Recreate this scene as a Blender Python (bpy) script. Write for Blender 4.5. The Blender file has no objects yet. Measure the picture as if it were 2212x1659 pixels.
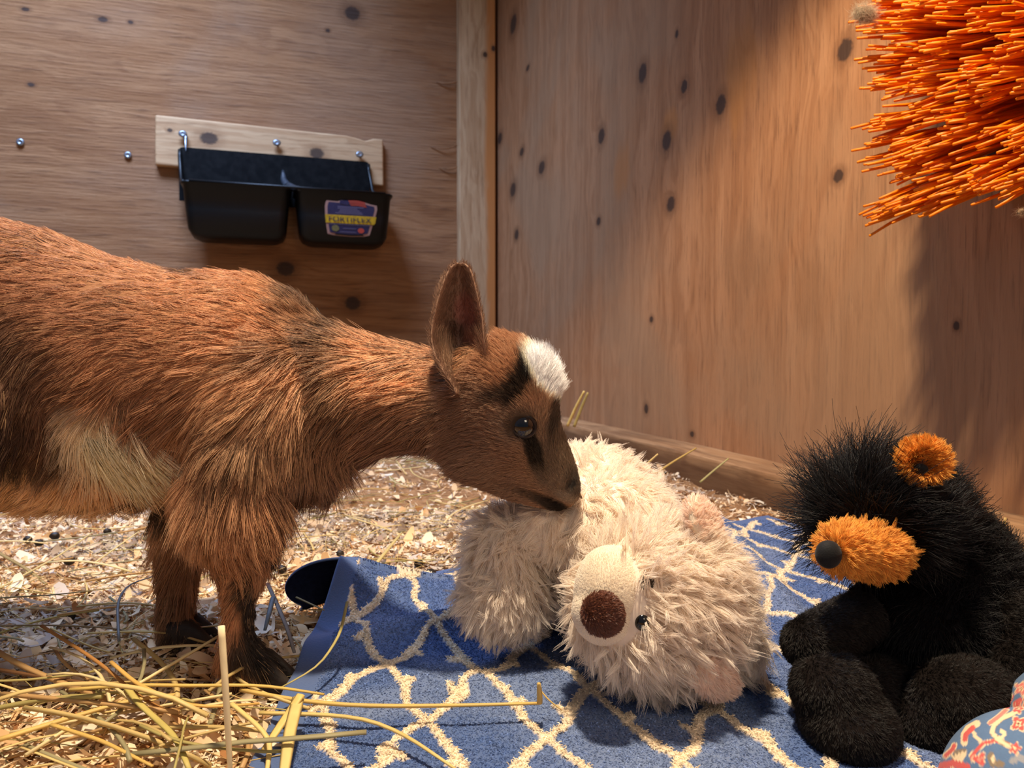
import bpy, bmesh, math, random
import numpy as np
from mathutils import Vector, Matrix
from mathutils.kdtree import KDTree
from mathutils.bvhtree import BVHTree

rng = np.random.default_rng(7)
random.seed(7)
scene = bpy.context.scene
COL = scene.collection

# ---------------------------------------------------------------- camera, light, exposure
F_PX = 1600.0
CAM_H = 0.20
PITCH = math.atan((829.5 - 775.0) / F_PX)
cd = bpy.data.cameras.new('camera')
cam = bpy.data.objects.new('camera', cd)
COL.objects.link(cam)
cam.location = (0, 0, CAM_H)
cam.rotation_euler = (math.pi / 2 - PITCH, 0, 0)
cd.sensor_width = 36.0
cd.lens = 36.0 * F_PX / 2212.0
cd.clip_start = 0.01
cd.dof.use_dof = True
cd.dof.focus_distance = 0.44
cd.dof.aperture_fstop = 18.0
scene.camera = cam

world = bpy.data.worlds.new('world')
scene.world = world
world.use_nodes = True
wn = world.node_tree
bg = wn.nodes['Background']
bg.inputs[0].default_value = (0.62, 0.74, 1.0, 1)
bg.inputs[1].default_value = 0.19

def light(name, kind, loc, target, energy, color, **kw):
    ld = bpy.data.lights.new(name, kind)
    ld.energy = energy
    ld.color = color
    for k, v in kw.items():
        setattr(ld, k, v)
    o = bpy.data.objects.new(name, ld)
    COL.objects.link(o)
    o.location = loc
    d = Vector(target) - Vector(loc)
    o.rotation_euler = d.to_track_quat('-Z', 'Y').to_euler()
    return o

# warm heat lamp hanging over the pen, wide reflector cone
light('heat_lamp_light', 'SPOT', (-0.01, 0.33, 1.14), (-0.01, 0.33, 0.0), 84.0, (1.0, 0.80, 0.57),
      spot_size=math.radians(131), spot_blend=0.25, shadow_soft_size=0.03)
# daylight from an opening high up behind the camera, left
light('daylight_opening', 'AREA', (-1.05, 1.55, 2.2), (-1.15, 1.95, 0.0), 44.0, (0.42, 0.60, 1.0),
      shape='RECTANGLE', size=0.9, size_y=0.5, spread=math.radians(105))
# weak warm fill added behind the camera to brighten the faces
light('front_fill', 'AREA', (0.7, -0.9, 1.3), (0.1, 0.6, 0.1), 6.5, (1.0, 0.82, 0.62),
      shape='SQUARE', size=0.5)

scene.view_settings.view_transform = 'Standard'
scene.view_settings.look = 'None'
scene.view_settings.gamma = 1.0
scene.view_settings.use_curve_mapping = False
scene.view_settings.exposure = 0.0

# ---------------------------------------------------------------- helpers
CAM = np.array([0, 0, CAM_H])
FW = np.array([0, math.cos(PITCH), -math.sin(PITCH)])
UP = np.array([0, math.sin(PITCH), math.cos(PITCH)])

def ray(px, py):
    return FW + np.array([1.0, 0, 0]) * ((px - 1106.0) / F_PX) + UP * ((829.5 - py) / F_PX)

def PX(px, py, d):
    return CAM + d * ray(px, py)

def G(px, py, z=0.0):
    r = ray(px, py)
    return CAM + r * ((z - CAM_H) / r[2])

def to_px(P):
    Q = np.asarray(P) - CAM
    d = Q @ FW
    return 1106 + F_PX * Q[..., 0] / d, 829.5 - F_PX * (Q @ UP) / d, d

def lin(r, g, b):
    c = np.array([r, g, b], float) / 255.0
    return np.where(c <= 0.04045, c / 12.92, ((c + 0.055) / 1.055) ** 2.4)

def lin4(r, g, b):
    return tuple(lin(r, g, b)) + (1.0,)

def _hash(i, seed):
    i = i.astype(np.int64)
    h = (i[..., 0] * 73856093) ^ (i[..., 1] * 19349663) ^ (i[..., 2] * 83492791) ^ (seed * 2654435761)
    h = (h ^ (h >> 13)) * 1274126177
    h = h ^ (h >> 16)
    return (h & 0xffff) / 65535.0

def vnoise(P, s, seed=0):
    P = np.asarray(P, float) * s
    i = np.floor(P)
    f = P - i
    f = f * f * (3 - 2 * f)
    out = np.zeros(P.shape[:-1])
    for a in (0, 1):
        for b in (0, 1):
            for c in (0, 1):
                w = (f[..., 0] if a else 1 - f[..., 0]) * (f[..., 1] if b else 1 - f[..., 1]) * (f[..., 2] if c else 1 - f[..., 2])
                out += w * _hash(i + np.array([a, b, c]), seed)
    return out

def vnoise3(P, s, seed=0):
    return np.stack([vnoise(P, s, seed + k * 17) for k in range(3)], -1) * 2 - 1

def nrm(v):
    return v / np.maximum(np.linalg.norm(v, axis=-1, keepdims=True), 1e-9)

def smooth(a, b, x):
    t = np.clip((x - a) / (b - a), 0, 1)
    return t * t * (3 - 2 * t)

# ---- materials
def mat(name, color=(0.5, 0.5, 0.5, 1), rough=0.6, attr=None, spec=0.3, sheen=0.0, transl=0.0, metal=0.0, bump=None, varied=None):
    m = bpy.data.materials.new(name)
    m.use_nodes = True
    nt = m.node_tree
    p = nt.nodes['Principled BSDF']
    p.inputs['Roughness'].default_value = rough
    p.inputs['Specular IOR Level'].default_value = spec
    p.inputs['Metallic'].default_value = metal
    p.inputs['Sheen Weight'].default_value = sheen
    p.inputs['Base Color'].default_value = color
    src = None
    if attr:
        a = nt.nodes.new('ShaderNodeAttribute')
        a.attribute_name = attr
        src = a.outputs['Color']
    elif varied:
        tc = nt.nodes.new('ShaderNodeTexCoord')
        n = nt.nodes.new('ShaderNodeTexNoise')
        n.inputs['Scale'].default_value = varied[0]
        n.inputs['Detail'].default_value = 6
        nt.links.new(tc.outputs['Object'], n.inputs['Vector'])
        r = nt.nodes.new('ShaderNodeValToRGB')
        r.color_ramp.elements[0].color = color
        r.color_ramp.elements[1].color = varied[1]
        r.color_ramp.elements[0].position = 0.35
        r.color_ramp.elements[1].position = 0.7
        nt.links.new(n.outputs['Fac'], r.inputs['Fac'])
        src = r.outputs['Color']
    if src is not None:
        nt.links.new(src, p.inputs['Base Color'])
    if bump:
        tc = nt.nodes.new('ShaderNodeTexCoord')
        n = nt.nodes.new('ShaderNodeTexNoise')
        n.inputs['Scale'].default_value = bump[0]
        n.inputs['Detail'].default_value = 4
        nt.links.new(tc.outputs['Object'], n.inputs['Vector'])
        b = nt.nodes.new('ShaderNodeBump')
        b.inputs['Strength'].default_value = bump[1]
        b.inputs['Distance'].default_value = bump[2]
        nt.links.new(n.outputs['Fac'], b.inputs['Height'])
        nt.links.new(b.outputs['Normal'], p.inputs['Normal'])
    if transl > 0:
        t = nt.nodes.new('ShaderNodeBsdfTranslucent')
        t.inputs['Color'].default_value = color
        if src is not None:
            nt.links.new(src, t.inputs['Color'])
        mx = nt.nodes.new('ShaderNodeMixShader')
        mx.inputs[0].default_value = transl
        nt.links.new(p.outputs[0], mx.inputs[1])
        nt.links.new(t.outputs[0], mx.inputs[2])
        nt.links.new(mx.outputs[0], nt.nodes['Material Output'].inputs['Surface'])
    return m

# ---- objects
def make_mesh(name, V, Fc, shade=True):
    me = bpy.data.meshes.new(name)
    me.from_pydata([tuple(v) for v in np.asarray(V)], [], [tuple(f) for f in Fc])
    me.validate()
    if shade:
        me.polygons.foreach_set('use_smooth', [True] * len(me.polygons))
    me.update()
    return me

def set_col(me, C, name='Col'):
    C = np.asarray(C, float)
    if C.shape[1] == 3:
        C = np.concatenate([C, np.ones((len(C), 1))], 1)
    a = me.attributes.new(name, 'FLOAT_COLOR', 'POINT')
    a.data.foreach_set('color', C.astype(np.float32).ravel())

def link(name, data, material=None, parent=None):
    o = bpy.data.objects.new(name, data)
    COL.objects.link(o)
    if material is not None:
        data.materials.clear()
        data.materials.append(material)
    if parent is not None:
        o.parent = parent
        L = Vector((0, 0, 0))
        p = parent
        M = Matrix.Identity(4)
        chain = []
        while p is not None:
            chain.append(p)
            p = p.parent
        M = Matrix.Identity(4)
        for q in reversed(chain):
            M = M @ q.matrix_parent_inverse @ q.matrix_basis
        o.matrix_parent_inverse = M.inverted()
    return o

def thing(name, label, cat, loc=(0, 0, 0), group=None):
    o = bpy.data.objects.new(name, None)
    o.empty_display_size = 0.02
    COL.objects.link(o)
    o.location = tuple(loc)
    o['label'] = label
    o['category'] = cat
    if group:
        o['group'] = group
    return o

def tag(o, label=None, cat=None, group=None, kind=None):
    if label: o['label'] = label
    if cat: o['category'] = cat
    if group: o['group'] = group
    if kind: o['kind'] = kind
    return o

class MB:
    """collects vertices and faces of one mesh"""
    def __init__(self):
        self.V = []
        self.F = []
    def add(self, V, Fc):
        n = len(self.V)
        self.V += [tuple(v) for v in V]
        self.F += [tuple(i + n for i in f) for f in Fc]
    def rings(self, R, cap=True, closed=True):
        R = [np.asarray(r) for r in R]
        k = len(R[0])
        V = np.concatenate(R)
        Fc = []
        for i in range(len(R) - 1):
            for j in range(k if closed else k - 1):
                j2 = (j + 1) % k
                Fc.append((i * k + j, i * k + j2, (i + 1) * k + j2, (i + 1) * k + j))
        if cap and closed:
            c0 = len(V)
            V = np.concatenate([V, R[0].mean(0)[None], R[-1].mean(0)[None]])
            for j in range(k):
                j2 = (j + 1) % k
                Fc.append((c0, j2, j))
                b = (len(R) - 1) * k
                Fc.append((c0 + 1, b + j, b + j2))
        self.add(V, Fc)
    def ellipsoid(self, c, r, rot=None, nu=24, nv=14):
        R = []
        c = np.asarray(c)
        for i in range(nv + 1):
            th = math.pi * i / nv
            th = min(max(th, 0.02), math.pi - 0.02)
            a = np.linspace(0, 2 * math.pi, nu, endpoint=False)
            p = np.stack([np.sin(th) * np.cos(a) * r[0], np.sin(th) * np.sin(a) * r[1], np.full(nu, math.cos(th) * r[2])], 1)
            if rot is not None:
                p = p @ np.asarray(rot).T
            R.append(p + c)
        self.rings(R)
    def tube(self, path, rad, k=8, cap=True, flat=1.0):
        path = np.asarray(path, float)
        n = len(path)
        rad = np.broadcast_to(np.asarray(rad, float), (n,))
        T = nrm(np.gradient(path, axis=0))
        up = np.array([0, 0, 1.0])
        if abs(T[0] @ up) > 0.9:
            up = np.array([0, 1.0, 0])
        R = []
        a = np.linspace(0, 2 * math.pi, k, endpoint=False)
        for i in range(n):
            s = nrm(np.cross(T[i], up))
            u = np.cross(s, T[i])
            R.append(path[i] + rad[i] * (np.cos(a)[:, None] * s + flat * np.sin(a)[:, None] * u))
        self.rings(R, cap)
    def box(self, lo, hi):
        x0, y0, z0 = lo
        x1, y1, z1 = hi
        V = [(x0, y0, z0), (x1, y0, z0), (x1, y1, z0), (x0, y1, z0), (x0, y0, z1), (x1, y0, z1), (x1, y1, z1), (x0, y1, z1)]
        self.add(V, [(3, 2, 1, 0), (4, 5, 6, 7), (0, 1, 5, 4), (1, 2, 6, 5), (2, 3, 7, 6), (3, 0, 4, 7)])
    def mesh(self, name, shade=True):
        me = make_mesh(name, self.V, self.F, shade)
        bm = bmesh.new()
        bm.from_mesh(me)
        bmesh.ops.recalc_face_normals(bm, faces=bm.faces)
        bm.to_mesh(me)
        bm.free()
        me.update()
        return me

def ring(a, b, hw, lat=(0, 1, 0), n=28, ex=2.0, egg=0.0):
    """ring through points a and b (opposite ends), half width hw along lat"""
    a = np.asarray(a)
    b = np.asarray(b)
    c = (a + b) / 2
    u = (a - b) / 2
    t = np.linspace(0, 2 * math.pi, n, endpoint=False)
    cs = np.sign(np.cos(t)) * np.abs(np.cos(t)) ** (2 / ex)
    sn = np.sign(np.sin(t)) * np.abs(np.sin(t)) ** (2 / ex)
    return c + sn[:, None] * u + (cs * (1 + egg * sn))[:, None] * hw * np.asarray(lat)

def apply_mods(me, mods):
    o = bpy.data.objects.new('tmp', me)
    COL.objects.link(o)
    for kind, kw in mods:
        md = o.modifiers.new(kind, kind)
        for k, v in kw.items():
            setattr(md, k, v)
    dg = bpy.context.evaluated_depsgraph_get()
    dg.update()
    out = bpy.data.meshes.new_from_object(o.evaluated_get(dg))
    bpy.data.objects.remove(o)
    out.polygons.foreach_set('use_smooth', [True] * len(out.polygons))
    return out

def remesh(me, voxel, it=6, fac=0.5):
    return apply_mods(me, [('REMESH', dict(mode='VOXEL', voxel_size=voxel)), ('SMOOTH', dict(iterations=it, factor=fac))])

def coords(me):
    V = np.empty(len(me.vertices) * 3, np.float32)
    me.vertices.foreach_get('co', V)
    return V.reshape(-1, 3).astype(float)

def set_coords(me, V):
    me.vertices.foreach_set('co', np.asarray(V, np.float32).ravel())
    me.update()

def normals(me):
    N = np.empty(len(me.vertices) * 3, np.float32)
    me.vertices.foreach_get('normal', N)
    return N.reshape(-1, 3).astype(float)

def bvh_of(me):
    return BVHTree.FromPolygons([v.co[:] for v in me.vertices], [p.vertices[:] for p in me.polygons])

def cast(bvh, px, py):
    r = Vector(ray(px, py)).normalized()
    hit, n, i, d = bvh.ray_cast(Vector(CAM), r)
    return (np.array(hit), np.array(n)) if hit is not None else (None, None)

def sample(me, n, wfun=None):
    me.calc_loop_triangles()
    T = np.empty(len(me.loop_triangles) * 3, np.int32)
    me.loop_triangles.foreach_get('vertices', T)
    T = T.reshape(-1, 3)
    V = coords(me)
    N = normals(me)
    a, b, c = V[T[:, 0]], V[T[:, 1]], V[T[:, 2]]
    A = np.linalg.norm(np.cross(b - a, c - a), axis=1)
    if wfun is not None:
        A = A * wfun((a + b + c) / 3, nrm(N[T].mean(1)))
    idx = rng.choice(len(T), n, p=A / A.sum())
    r1 = np.sqrt(rng.random(n))
    r2 = rng.random(n)
    w = np.stack([1 - r1, r1 * (1 - r2), r1 * r2], 1)[..., None]
    P = (V[T[idx]] * w).sum(1)
    Nn = nrm((N[T[idx]] * w).sum(1))
    return P, Nn, T[idx], w

def hair(name, P, rad, C, material, parent=None, tip=0.25):
    """P (n,k,3) curves, rad (n,) root radius, C (n,3) colour per curve"""
    n, k = P.shape[:2]
    hc = bpy.data.hair_curves.new(name)
    hc.add_curves([k] * n)
    hc.points.foreach_set('position', P.astype(np.float32).ravel())
    prof = np.linspace(1, 0, k) ** 0.8 * (1 - tip) + tip
    R = np.broadcast_to(np.asarray(rad, float).reshape(-1, 1), (n, 1)) * prof
    hc.points.foreach_set('radius', R.astype(np.float32).ravel())
    a = hc.attributes.new('Col', 'FLOAT_COLOR', 'CURVE')
    C4 = np.concatenate([np.broadcast_to(C, (n, 3)), np.ones((n, 1))], 1)
    a.data.foreach_set('color', C4.astype(np.float32).ravel())
    o = link(name, hc, material, parent)
    o['kind'] = 'stuff'
    return o

def grow(P, N, D, L, lift, k=6, bend=0.0, rand=0.15, clump_n=0, clump=0.5, droop=0.0, lockrand=0.3):
    """hair paths: leave the skin along N*lift + D, flatten to D, gather into locks"""
    n = len(P)
    D = nrm(D - (D * N).sum(1, keepdims=True) * N)
    L = np.broadcast_to(np.asarray(L, float).reshape(-1), (n,))
    lift = np.broadcast_to(np.asarray(lift, float).reshape(-1), (n,))
    t = np.linspace(0, 1, k)
    if clump_n:
        ci = rng.choice(n, min(clump_n, n), replace=False)
        kd = KDTree(len(ci))
        for a, i in enumerate(ci):
            kd.insert(P[i], a)
        kd.balance()
        own = np.array([kd.find(p)[1] for p in P])
        cj = ci[own]
        cr = rng.normal(0, lockrand, (len(ci), 3))[own]
        cl = (1 + rng.normal(0, 0.15, len(ci)))[own]
    else:
        cr = 0
        cl = 1
    d0 = nrm(D + N * lift[:, None] + cr + rng.normal(0, rand, (n, 3)))
    d1 = nrm(D + N * (lift * (1 - bend))[:, None] + cr + rng.normal(0, rand, (n, 3)) + np.array([0, 0, -droop]))
    Lh = (L * cl * (1 + rng.normal(0, 0.12, n)))[:, None, None]
    tt = t[None, :, None]
    path = Lh * (d0[:, None] * (tt - tt ** 2 / 2) + d1[:, None] * tt ** 2 / 2)
    own_p = P[:, None] + path
    if clump_n:
        w = clump * tt ** 1.3
        own_p = own_p * (1 - w) + (P[cj][:, None] + path[cj] * (Lh / Lh[cj])) * w
        own_p[:, 0] = P
    return own_p

# ---------------------------------------------------------------- walls: frames of the two plywood walls
AR = math.radians(16.0)      # right wall recedes to the left
BL = math.radians(17.5)      # left wall recedes to the right
DW = 0.69                    # camera to right wall
dR = np.array([-math.sin(AR), math.cos(AR), 0])
nR = np.array([-math.cos(AR), -math.sin(AR), 0])
oR = -nR * DW
MR = Matrix(((dR[0], nR[0], 0, oR[0]), (dR[1], nR[1], 0, oR[1]), (0, 0, 1, 0), (0, 0, 0, 1)))
TC = 2.627
CORNER = oR + dR * TC
xL = np.array([math.cos(BL), math.sin(BL), 0])
yL = np.array([-math.sin(BL), math.cos(BL), 0])
ML = Matrix(((xL[0], yL[0], 0, CORNER[0]), (xL[1], yL[1], 0, CORNER[1]), (0, 0, 1, 0), (0, 0, 0, 1)))

def RW(px, py, out=0.0):
    """point of the right wall's local frame (along, out into the pen, up) seen at a photo pixel"""
    r = ray(px, py)
    s = ((oR + nR * out - CAM) @ nR) / (r @ nR)
    P = CAM + s * r - oR
    return np.array([P @ dR, out, P[2]])

def LW(px, py, out=0.0):
    r = ray(px, py)
    s = ((CORNER - yL * out - CAM) @ yL) / (r @ yL)
    P = CAM + s * r - CORNER
    return np.array([P @ xL, -out, P[2]])

def wR(t, out, z):
    return oR + dR * t + nR * out + np.array([0, 0, z])

def wood(name, axis, cols, fine=110.0, broad=9.0, knots=(), rough=0.65, bump=0.25, weather=None, band=26.0, stain_tones=(), dist=0.004):
    """plywood / lumber: growth bands and pores running along an axis, knots at given places"""
    m = bpy.data.materials.new(name)
    m.use_nodes = True
    nt = m.node_tree
    L = nt.links
    N = nt.nodes
    p = N['Principled BSDF']
    p.inputs['Roughness'].default_value = rough
    p.inputs['Specular IOR Level'].default_value = 0.25
    tc = N.new('ShaderNodeTexCoord')
    def mapping(sx, sy, sz):
        mp = N.new('ShaderNodeMapping')
        mp.inputs['Scale'].default_value = (sx, sy, sz)
        return mp
    def noise(src, scale, det=5, dist=0.0, rough_=0.55):
        n = N.new('ShaderNodeTexNoise')
        n.inputs['Scale'].default_value = scale
        n.inputs['Detail'].default_value = det
        n.inputs['Roughness'].default_value = rough_
        n.inputs['Distortion'].default_value = dist
        L.new(src, n.inputs['Vector'])
        return n.outputs['Fac']
    def math_(op, a, b=None, c=None):
        n = N.new('ShaderNodeMath')
        n.operation = op
        for i, v in enumerate((a, b, c)):
            if v is None: continue
            if isinstance(v, (int, float)): n.inputs[i].default_value = v
            else: L.new(v, n.inputs[i])
        return n.outputs[0]
    def mix(f, a, b):
        n = N.new('ShaderNodeMix')
        n.data_type = 'RGBA'
        for i, v in ((0, f), (6, a), (7, b)):
            if isinstance(v, (int, float)): n.inputs[i].default_value = v
            elif isinstance(v, tuple): n.inputs[i].default_value = v
            else: L.new(v, n.inputs[i])
        return n.outputs[2]
    def ramp(f, lo, hi):
        n = N.new('ShaderNodeMapRange')
        n.interpolation_type = 'SMOOTHSTEP'
        n.inputs[1].default_value = lo
        n.inputs[2].default_value = hi
        L.new(f, n.inputs[0])
        return n.outputs[0]
    obj = tc.outputs['Object']
    # knots first: their field bends the grain
    kn = None
    halo = None
    for (kx, kz, rx, rz) in knots:
        s = N.new('ShaderNodeVectorMath')
        s.operation = 'SUBTRACT'
        L.new(obj, s.inputs[0])
        s.inputs[1].default_value = (kx, 0, kz)
        q = N.new('ShaderNodeVectorMath')
        q.operation = 'MULTIPLY'
        L.new(s.outputs[0], q.inputs[0])
        q.inputs[1].default_value = (1 / rx, 0, 1 / rz)
        ln = N.new('ShaderNodeVectorMath')
        ln.operation = 'LENGTH'
        L.new(q.outputs[0], ln.inputs[0])
        kn = ln.outputs['Value'] if kn is None else math_('MINIMUM', kn, ln.outputs['Value'])
    st = [1, 1, 1]
    along = 'xyz'.index(axis)
    st[along] = 0.06
    mp = mapping(*st)
    L.new(obj, mp.inputs['Vector'])
    src = mp.outputs['Vector']
    warp = noise(obj, 3.0, 2)
    if kn is not None:
        bend = math_('MULTIPLY', math_('POWER', 2.718, math_('MULTIPLY', kn, -0.9)), 0.03)
        wv = math_('ADD', math_('MULTIPLY', warp, 0.10), bend)
    else:
        wv = math_('MULTIPLY', warp, 0.10)
    cv = N.new('ShaderNodeCombineXYZ')
    for i in range(3):
        if i != along: L.new(wv, cv.inputs[i])
    ad = N.new('ShaderNodeVectorMath')
    ad.operation = 'ADD'
    L.new(src, ad.inputs[0])
    L.new(cv.outputs[0], ad.inputs[1])
    g = ad.outputs[0]
    nb = noise(g, broad, 4, 0.6)
    bands = math_('SINE', math_('MULTIPLY', nb, band * 2.2))
    nf = noise(src, fine, 6, 0, 0.7)
    nm = noise(g, broad * 4, 5, 0.2)
    c = mix(ramp(nm, 0.3, 0.7), cols[0], cols[1])
    c = mix(math_('MULTIPLY', ramp(bands, 0.1, 1.0), 0.42), c, cols[2])
    c = mix(math_('MULTIPLY', ramp(nf, 0.50, 0.68), 0.65), c, cols[3])
    if weather is not None:
        c = mix(math_('MULTIPLY', ramp(noise(obj, weather[1], 5, 0.5), 0.42, 0.68), weather[2]), c, weather[0])
    for (sx, sz, rx, rz, colr, amt) in stain_tones:
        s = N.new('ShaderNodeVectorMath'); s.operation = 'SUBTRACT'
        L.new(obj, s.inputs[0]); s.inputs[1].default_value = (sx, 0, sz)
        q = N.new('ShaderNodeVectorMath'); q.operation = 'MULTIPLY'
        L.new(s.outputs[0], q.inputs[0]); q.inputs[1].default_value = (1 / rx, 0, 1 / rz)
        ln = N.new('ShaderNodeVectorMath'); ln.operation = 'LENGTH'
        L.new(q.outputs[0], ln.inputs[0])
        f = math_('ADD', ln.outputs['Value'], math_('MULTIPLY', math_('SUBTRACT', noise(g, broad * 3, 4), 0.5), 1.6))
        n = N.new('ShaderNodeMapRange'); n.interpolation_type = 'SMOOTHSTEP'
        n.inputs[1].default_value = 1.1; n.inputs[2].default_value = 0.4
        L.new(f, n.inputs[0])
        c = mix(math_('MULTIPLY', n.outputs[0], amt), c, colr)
    if kn is not None:
        k2 = math_('ADD', kn, math_('MULTIPLY', math_('SUBTRACT', noise(obj, 160, 3), 0.5), 0.7))
        n = N.new('ShaderNodeMapRange'); n.interpolation_type = 'SMOOTHSTEP'
        n.inputs[1].default_value = 2.4; n.inputs[2].default_value = 1.0
        L.new(k2, n.inputs[0])
        c = mix(math_('MULTIPLY', n.outputs[0], 0.45), c, cols[3])
        n = N.new('ShaderNodeMapRange'); n.interpolation_type = 'SMOOTHSTEP'
        n.inputs[1].default_value = 1.15; n.inputs[2].default_value = 0.75
        L.new(k2, n.inputs[0])
        c = mix(math_('MULTIPLY', n.outputs[0], 0.9), c, lin4(62, 46, 38))
    L.new(c, p.inputs['Base Color'])
    h = math_('ADD', math_('MULTIPLY', nf, 0.6), math_('MULTIPLY', nb, 0.6))
    b = N.new('ShaderNodeBump')
    b.inputs['Strength'].default_value = bump
    b.inputs['Distance'].default_value = dist
    L.new(h, b.inputs['Height'])
    L.new(b.outputs['Normal'], p.inputs['Normal'])
    return m

def knots_R(lst):
    out = []
    for (px, py, w, h) in lst:
        a = RW(px, py)
        b = RW(px + w / 2, py)
        c = RW(px, py + h / 2)
        out.append((a[0], a[2], abs(b[0] - a[0]), abs(c[2] - a[2])))
    return out

def knots_L(lst):
    out = []
    for (px, py, w, h) in lst:
        a = LW(px, py)
        b = LW(px + w / 2, py)
        c = LW(px, py + h / 2)
        out.append((a[0], a[2], abs(b[0] - a[0]), abs(c[2] - a[2])))
    return out

kR = knots_R([(1388, 158, 18, 42), (1478, 187, 14, 28), (1557, 226, 22, 44), (1299, 294, 14, 34), (1440, 304, 20, 44),
              (1449, 441, 18, 34), (1825, 108, 34, 50), (1811, 380, 22, 28), (1170, 362, 14, 28), (1108, 410, 12, 30),
              (1116, 507, 9, 22), (1127, 328, 9, 18), (1080, 299, 9, 24), (1109, 52, 14, 40), (1396, 883, 9, 22),
              (1495, 938, 9, 12), (1407, 690, 8, 14), (2066, 704, 14, 20), (1462, 73, 7, 18), (1293, 478, 9, 18), (1140, 147, 7, 12)])
kL = knots_L([(761, 29, 34, 30), (617, 580, 40, 32), (762, 655, 34, 30), (55, 20, 18, 9), (222, 42, 22, 12), (282, 48, 12, 8), (67, 183, 16, 9), (708, 66, 10, 8)])

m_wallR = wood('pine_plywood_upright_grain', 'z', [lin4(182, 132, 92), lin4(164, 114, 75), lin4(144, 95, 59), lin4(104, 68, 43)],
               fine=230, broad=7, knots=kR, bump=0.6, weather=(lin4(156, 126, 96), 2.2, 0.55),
               stain_tones=[(RW(1600, 150)[0], RW(1600, 150)[2], 0.06, 0.10, lin4(190, 128, 66), 0.5),
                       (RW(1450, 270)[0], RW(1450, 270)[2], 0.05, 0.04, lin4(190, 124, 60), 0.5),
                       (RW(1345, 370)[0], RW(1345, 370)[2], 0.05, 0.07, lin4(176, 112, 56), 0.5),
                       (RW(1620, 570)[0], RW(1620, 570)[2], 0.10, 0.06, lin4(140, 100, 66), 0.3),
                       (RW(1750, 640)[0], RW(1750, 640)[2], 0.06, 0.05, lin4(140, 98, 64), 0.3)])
m_wallL = wood('fir_plywood_level_grain', 'x', [lin4(172, 122, 80), lin4(152, 102, 62), lin4(134, 86, 50), lin4(96, 60, 36)],
               fine=120, broad=5, knots=kL, bump=1.0, dist=0.012, weather=(lin4(160, 126, 98), 1.6, 0.5))
m_lumber = wood('lumber_level_grain', 'x', [lin4(204, 166, 124), lin4(188, 146, 104), lin4(168, 124, 84), lin4(138, 98, 64)], fine=90, broad=10, bump=0.25,
                knots=[(-0.20, 0.105, 0.028, 0.02), (0.135, 0.085, 0.024, 0.018), (-0.315, 0.12, 0.008, 0.006)])
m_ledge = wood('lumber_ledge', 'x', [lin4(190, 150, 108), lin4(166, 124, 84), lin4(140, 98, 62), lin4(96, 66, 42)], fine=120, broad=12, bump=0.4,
               weather=(lin4(112, 80, 54), 6, 0.5), stain_tones=[(1.2, 0.008, 3.0, 0.040, lin4(84, 56, 36), 0.8)])  # ledge tone gets darker towards the bottom
m_post = wood('lumber_upright', 'z', [lin4(206, 172, 132), lin4(186, 148, 108), lin4(170, 128, 88), lin4(140, 100, 66)], fine=110, broad=9, bump=0.2,
              knots=[(-0.02, 1.30, 0.007, 0.01), (-0.05, 1.275, 0.008, 0.01)], stain_tones=[(-0.022, 0.9, 0.03, 1.6, lin4(196, 128, 68), 0.95)])

def wall_box(name, lo, hi, M, material, parent=None):
    b = MB()
    b.box(lo, hi)
    o = link(name, b.mesh(name, False), material)
    o.matrix_world = M
    o['kind'] = 'structure'
    return o

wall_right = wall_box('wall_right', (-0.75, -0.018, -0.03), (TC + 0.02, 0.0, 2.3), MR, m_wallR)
wall_left = wall_box('wall_left', (-4.5, 0.0, -0.03), (0.02, 0.018, 2.3), ML, m_wallL)

# splinters lifted off the veneer beside the post
def splinter(px, py, ln, hgt):
    a = LW(px, py)
    b = MB()
    n = 7
    t = np.linspace(0, 1, n)
    path = np.stack([a[0] - ln * (1 - t), -0.002 - 0.010 * np.sin(t * math.pi * 0.8), a[2] + hgt * (0.6 * t - np.sin(t * 3) * 0.5)], 1)
    R = []
    for i in range(n):
        w = 0.0022 * math.sin(0.15 + 2.7 * t[i] * 0.9) + 0.0008
        q = path[i]
        R.append(np.array([q + (0, 0.0008, w), q + (0, -0.0008, w), q + (0, -0.0008, -w), q + (0, 0.0008, -w)]))
    b.rings(R)
    o = link('splinter', b.mesh('splinter'), m_wallL, wall_left)
    o.matrix_parent_inverse = Matrix.Identity(4)
for s in ((990, 183, 0.08, 0.02), (990, 322, 0.10, 0.025), (990, 366, 0.07, 0.02)):
    splinter(*s)

m_steel = mat('galvanised_steel', lin4(150, 156, 166), 0.35, metal=0.9, bump=(300, 0.2, 0.001))
def screw(px, py, out, parent, size=0.011):
    a = LW(px, py, out)
    b = MB()
    an = np.linspace(0, 2 * math.pi, 12, endpoint=False)
    R = []
    for (r, y) in ((0.35, 0.012), (0.35, -0.004), (1.0, -0.004), (1.0, -0.0065), (0.75, -0.0085), (0.4, -0.0085), (0.3, -0.006)):
        R.append(np.stack([a[0] + size * r * np.cos(an), a[1] + y + 0 * an, a[2] + size * r * np.sin(an)], 1))
    b.rings(R)
    o = link('screw', b.mesh('screw'), m_steel, parent)
    if parent in (wall_left,):
        o.matrix_parent_inverse = Matrix.Identity(4)
    return o
screw(45, 308, 0.0, wall_left)
screw(277, 336, 0.0, wall_left)

# corner post, nailed against the left wall
pl = LW(993, 400, 0.045)[0]
b = MB()
b.box((pl, -0.045, -0.02), (-0.012, 0.0, 2.3))
post = link('trim_2', b.mesh('trim_2', False), m_post)
post.matrix_world = ML
post['kind'] = 'structure'
md = post.modifiers.new('b', 'BEVEL'); md.width = 0.003; md.segments = 2

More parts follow.
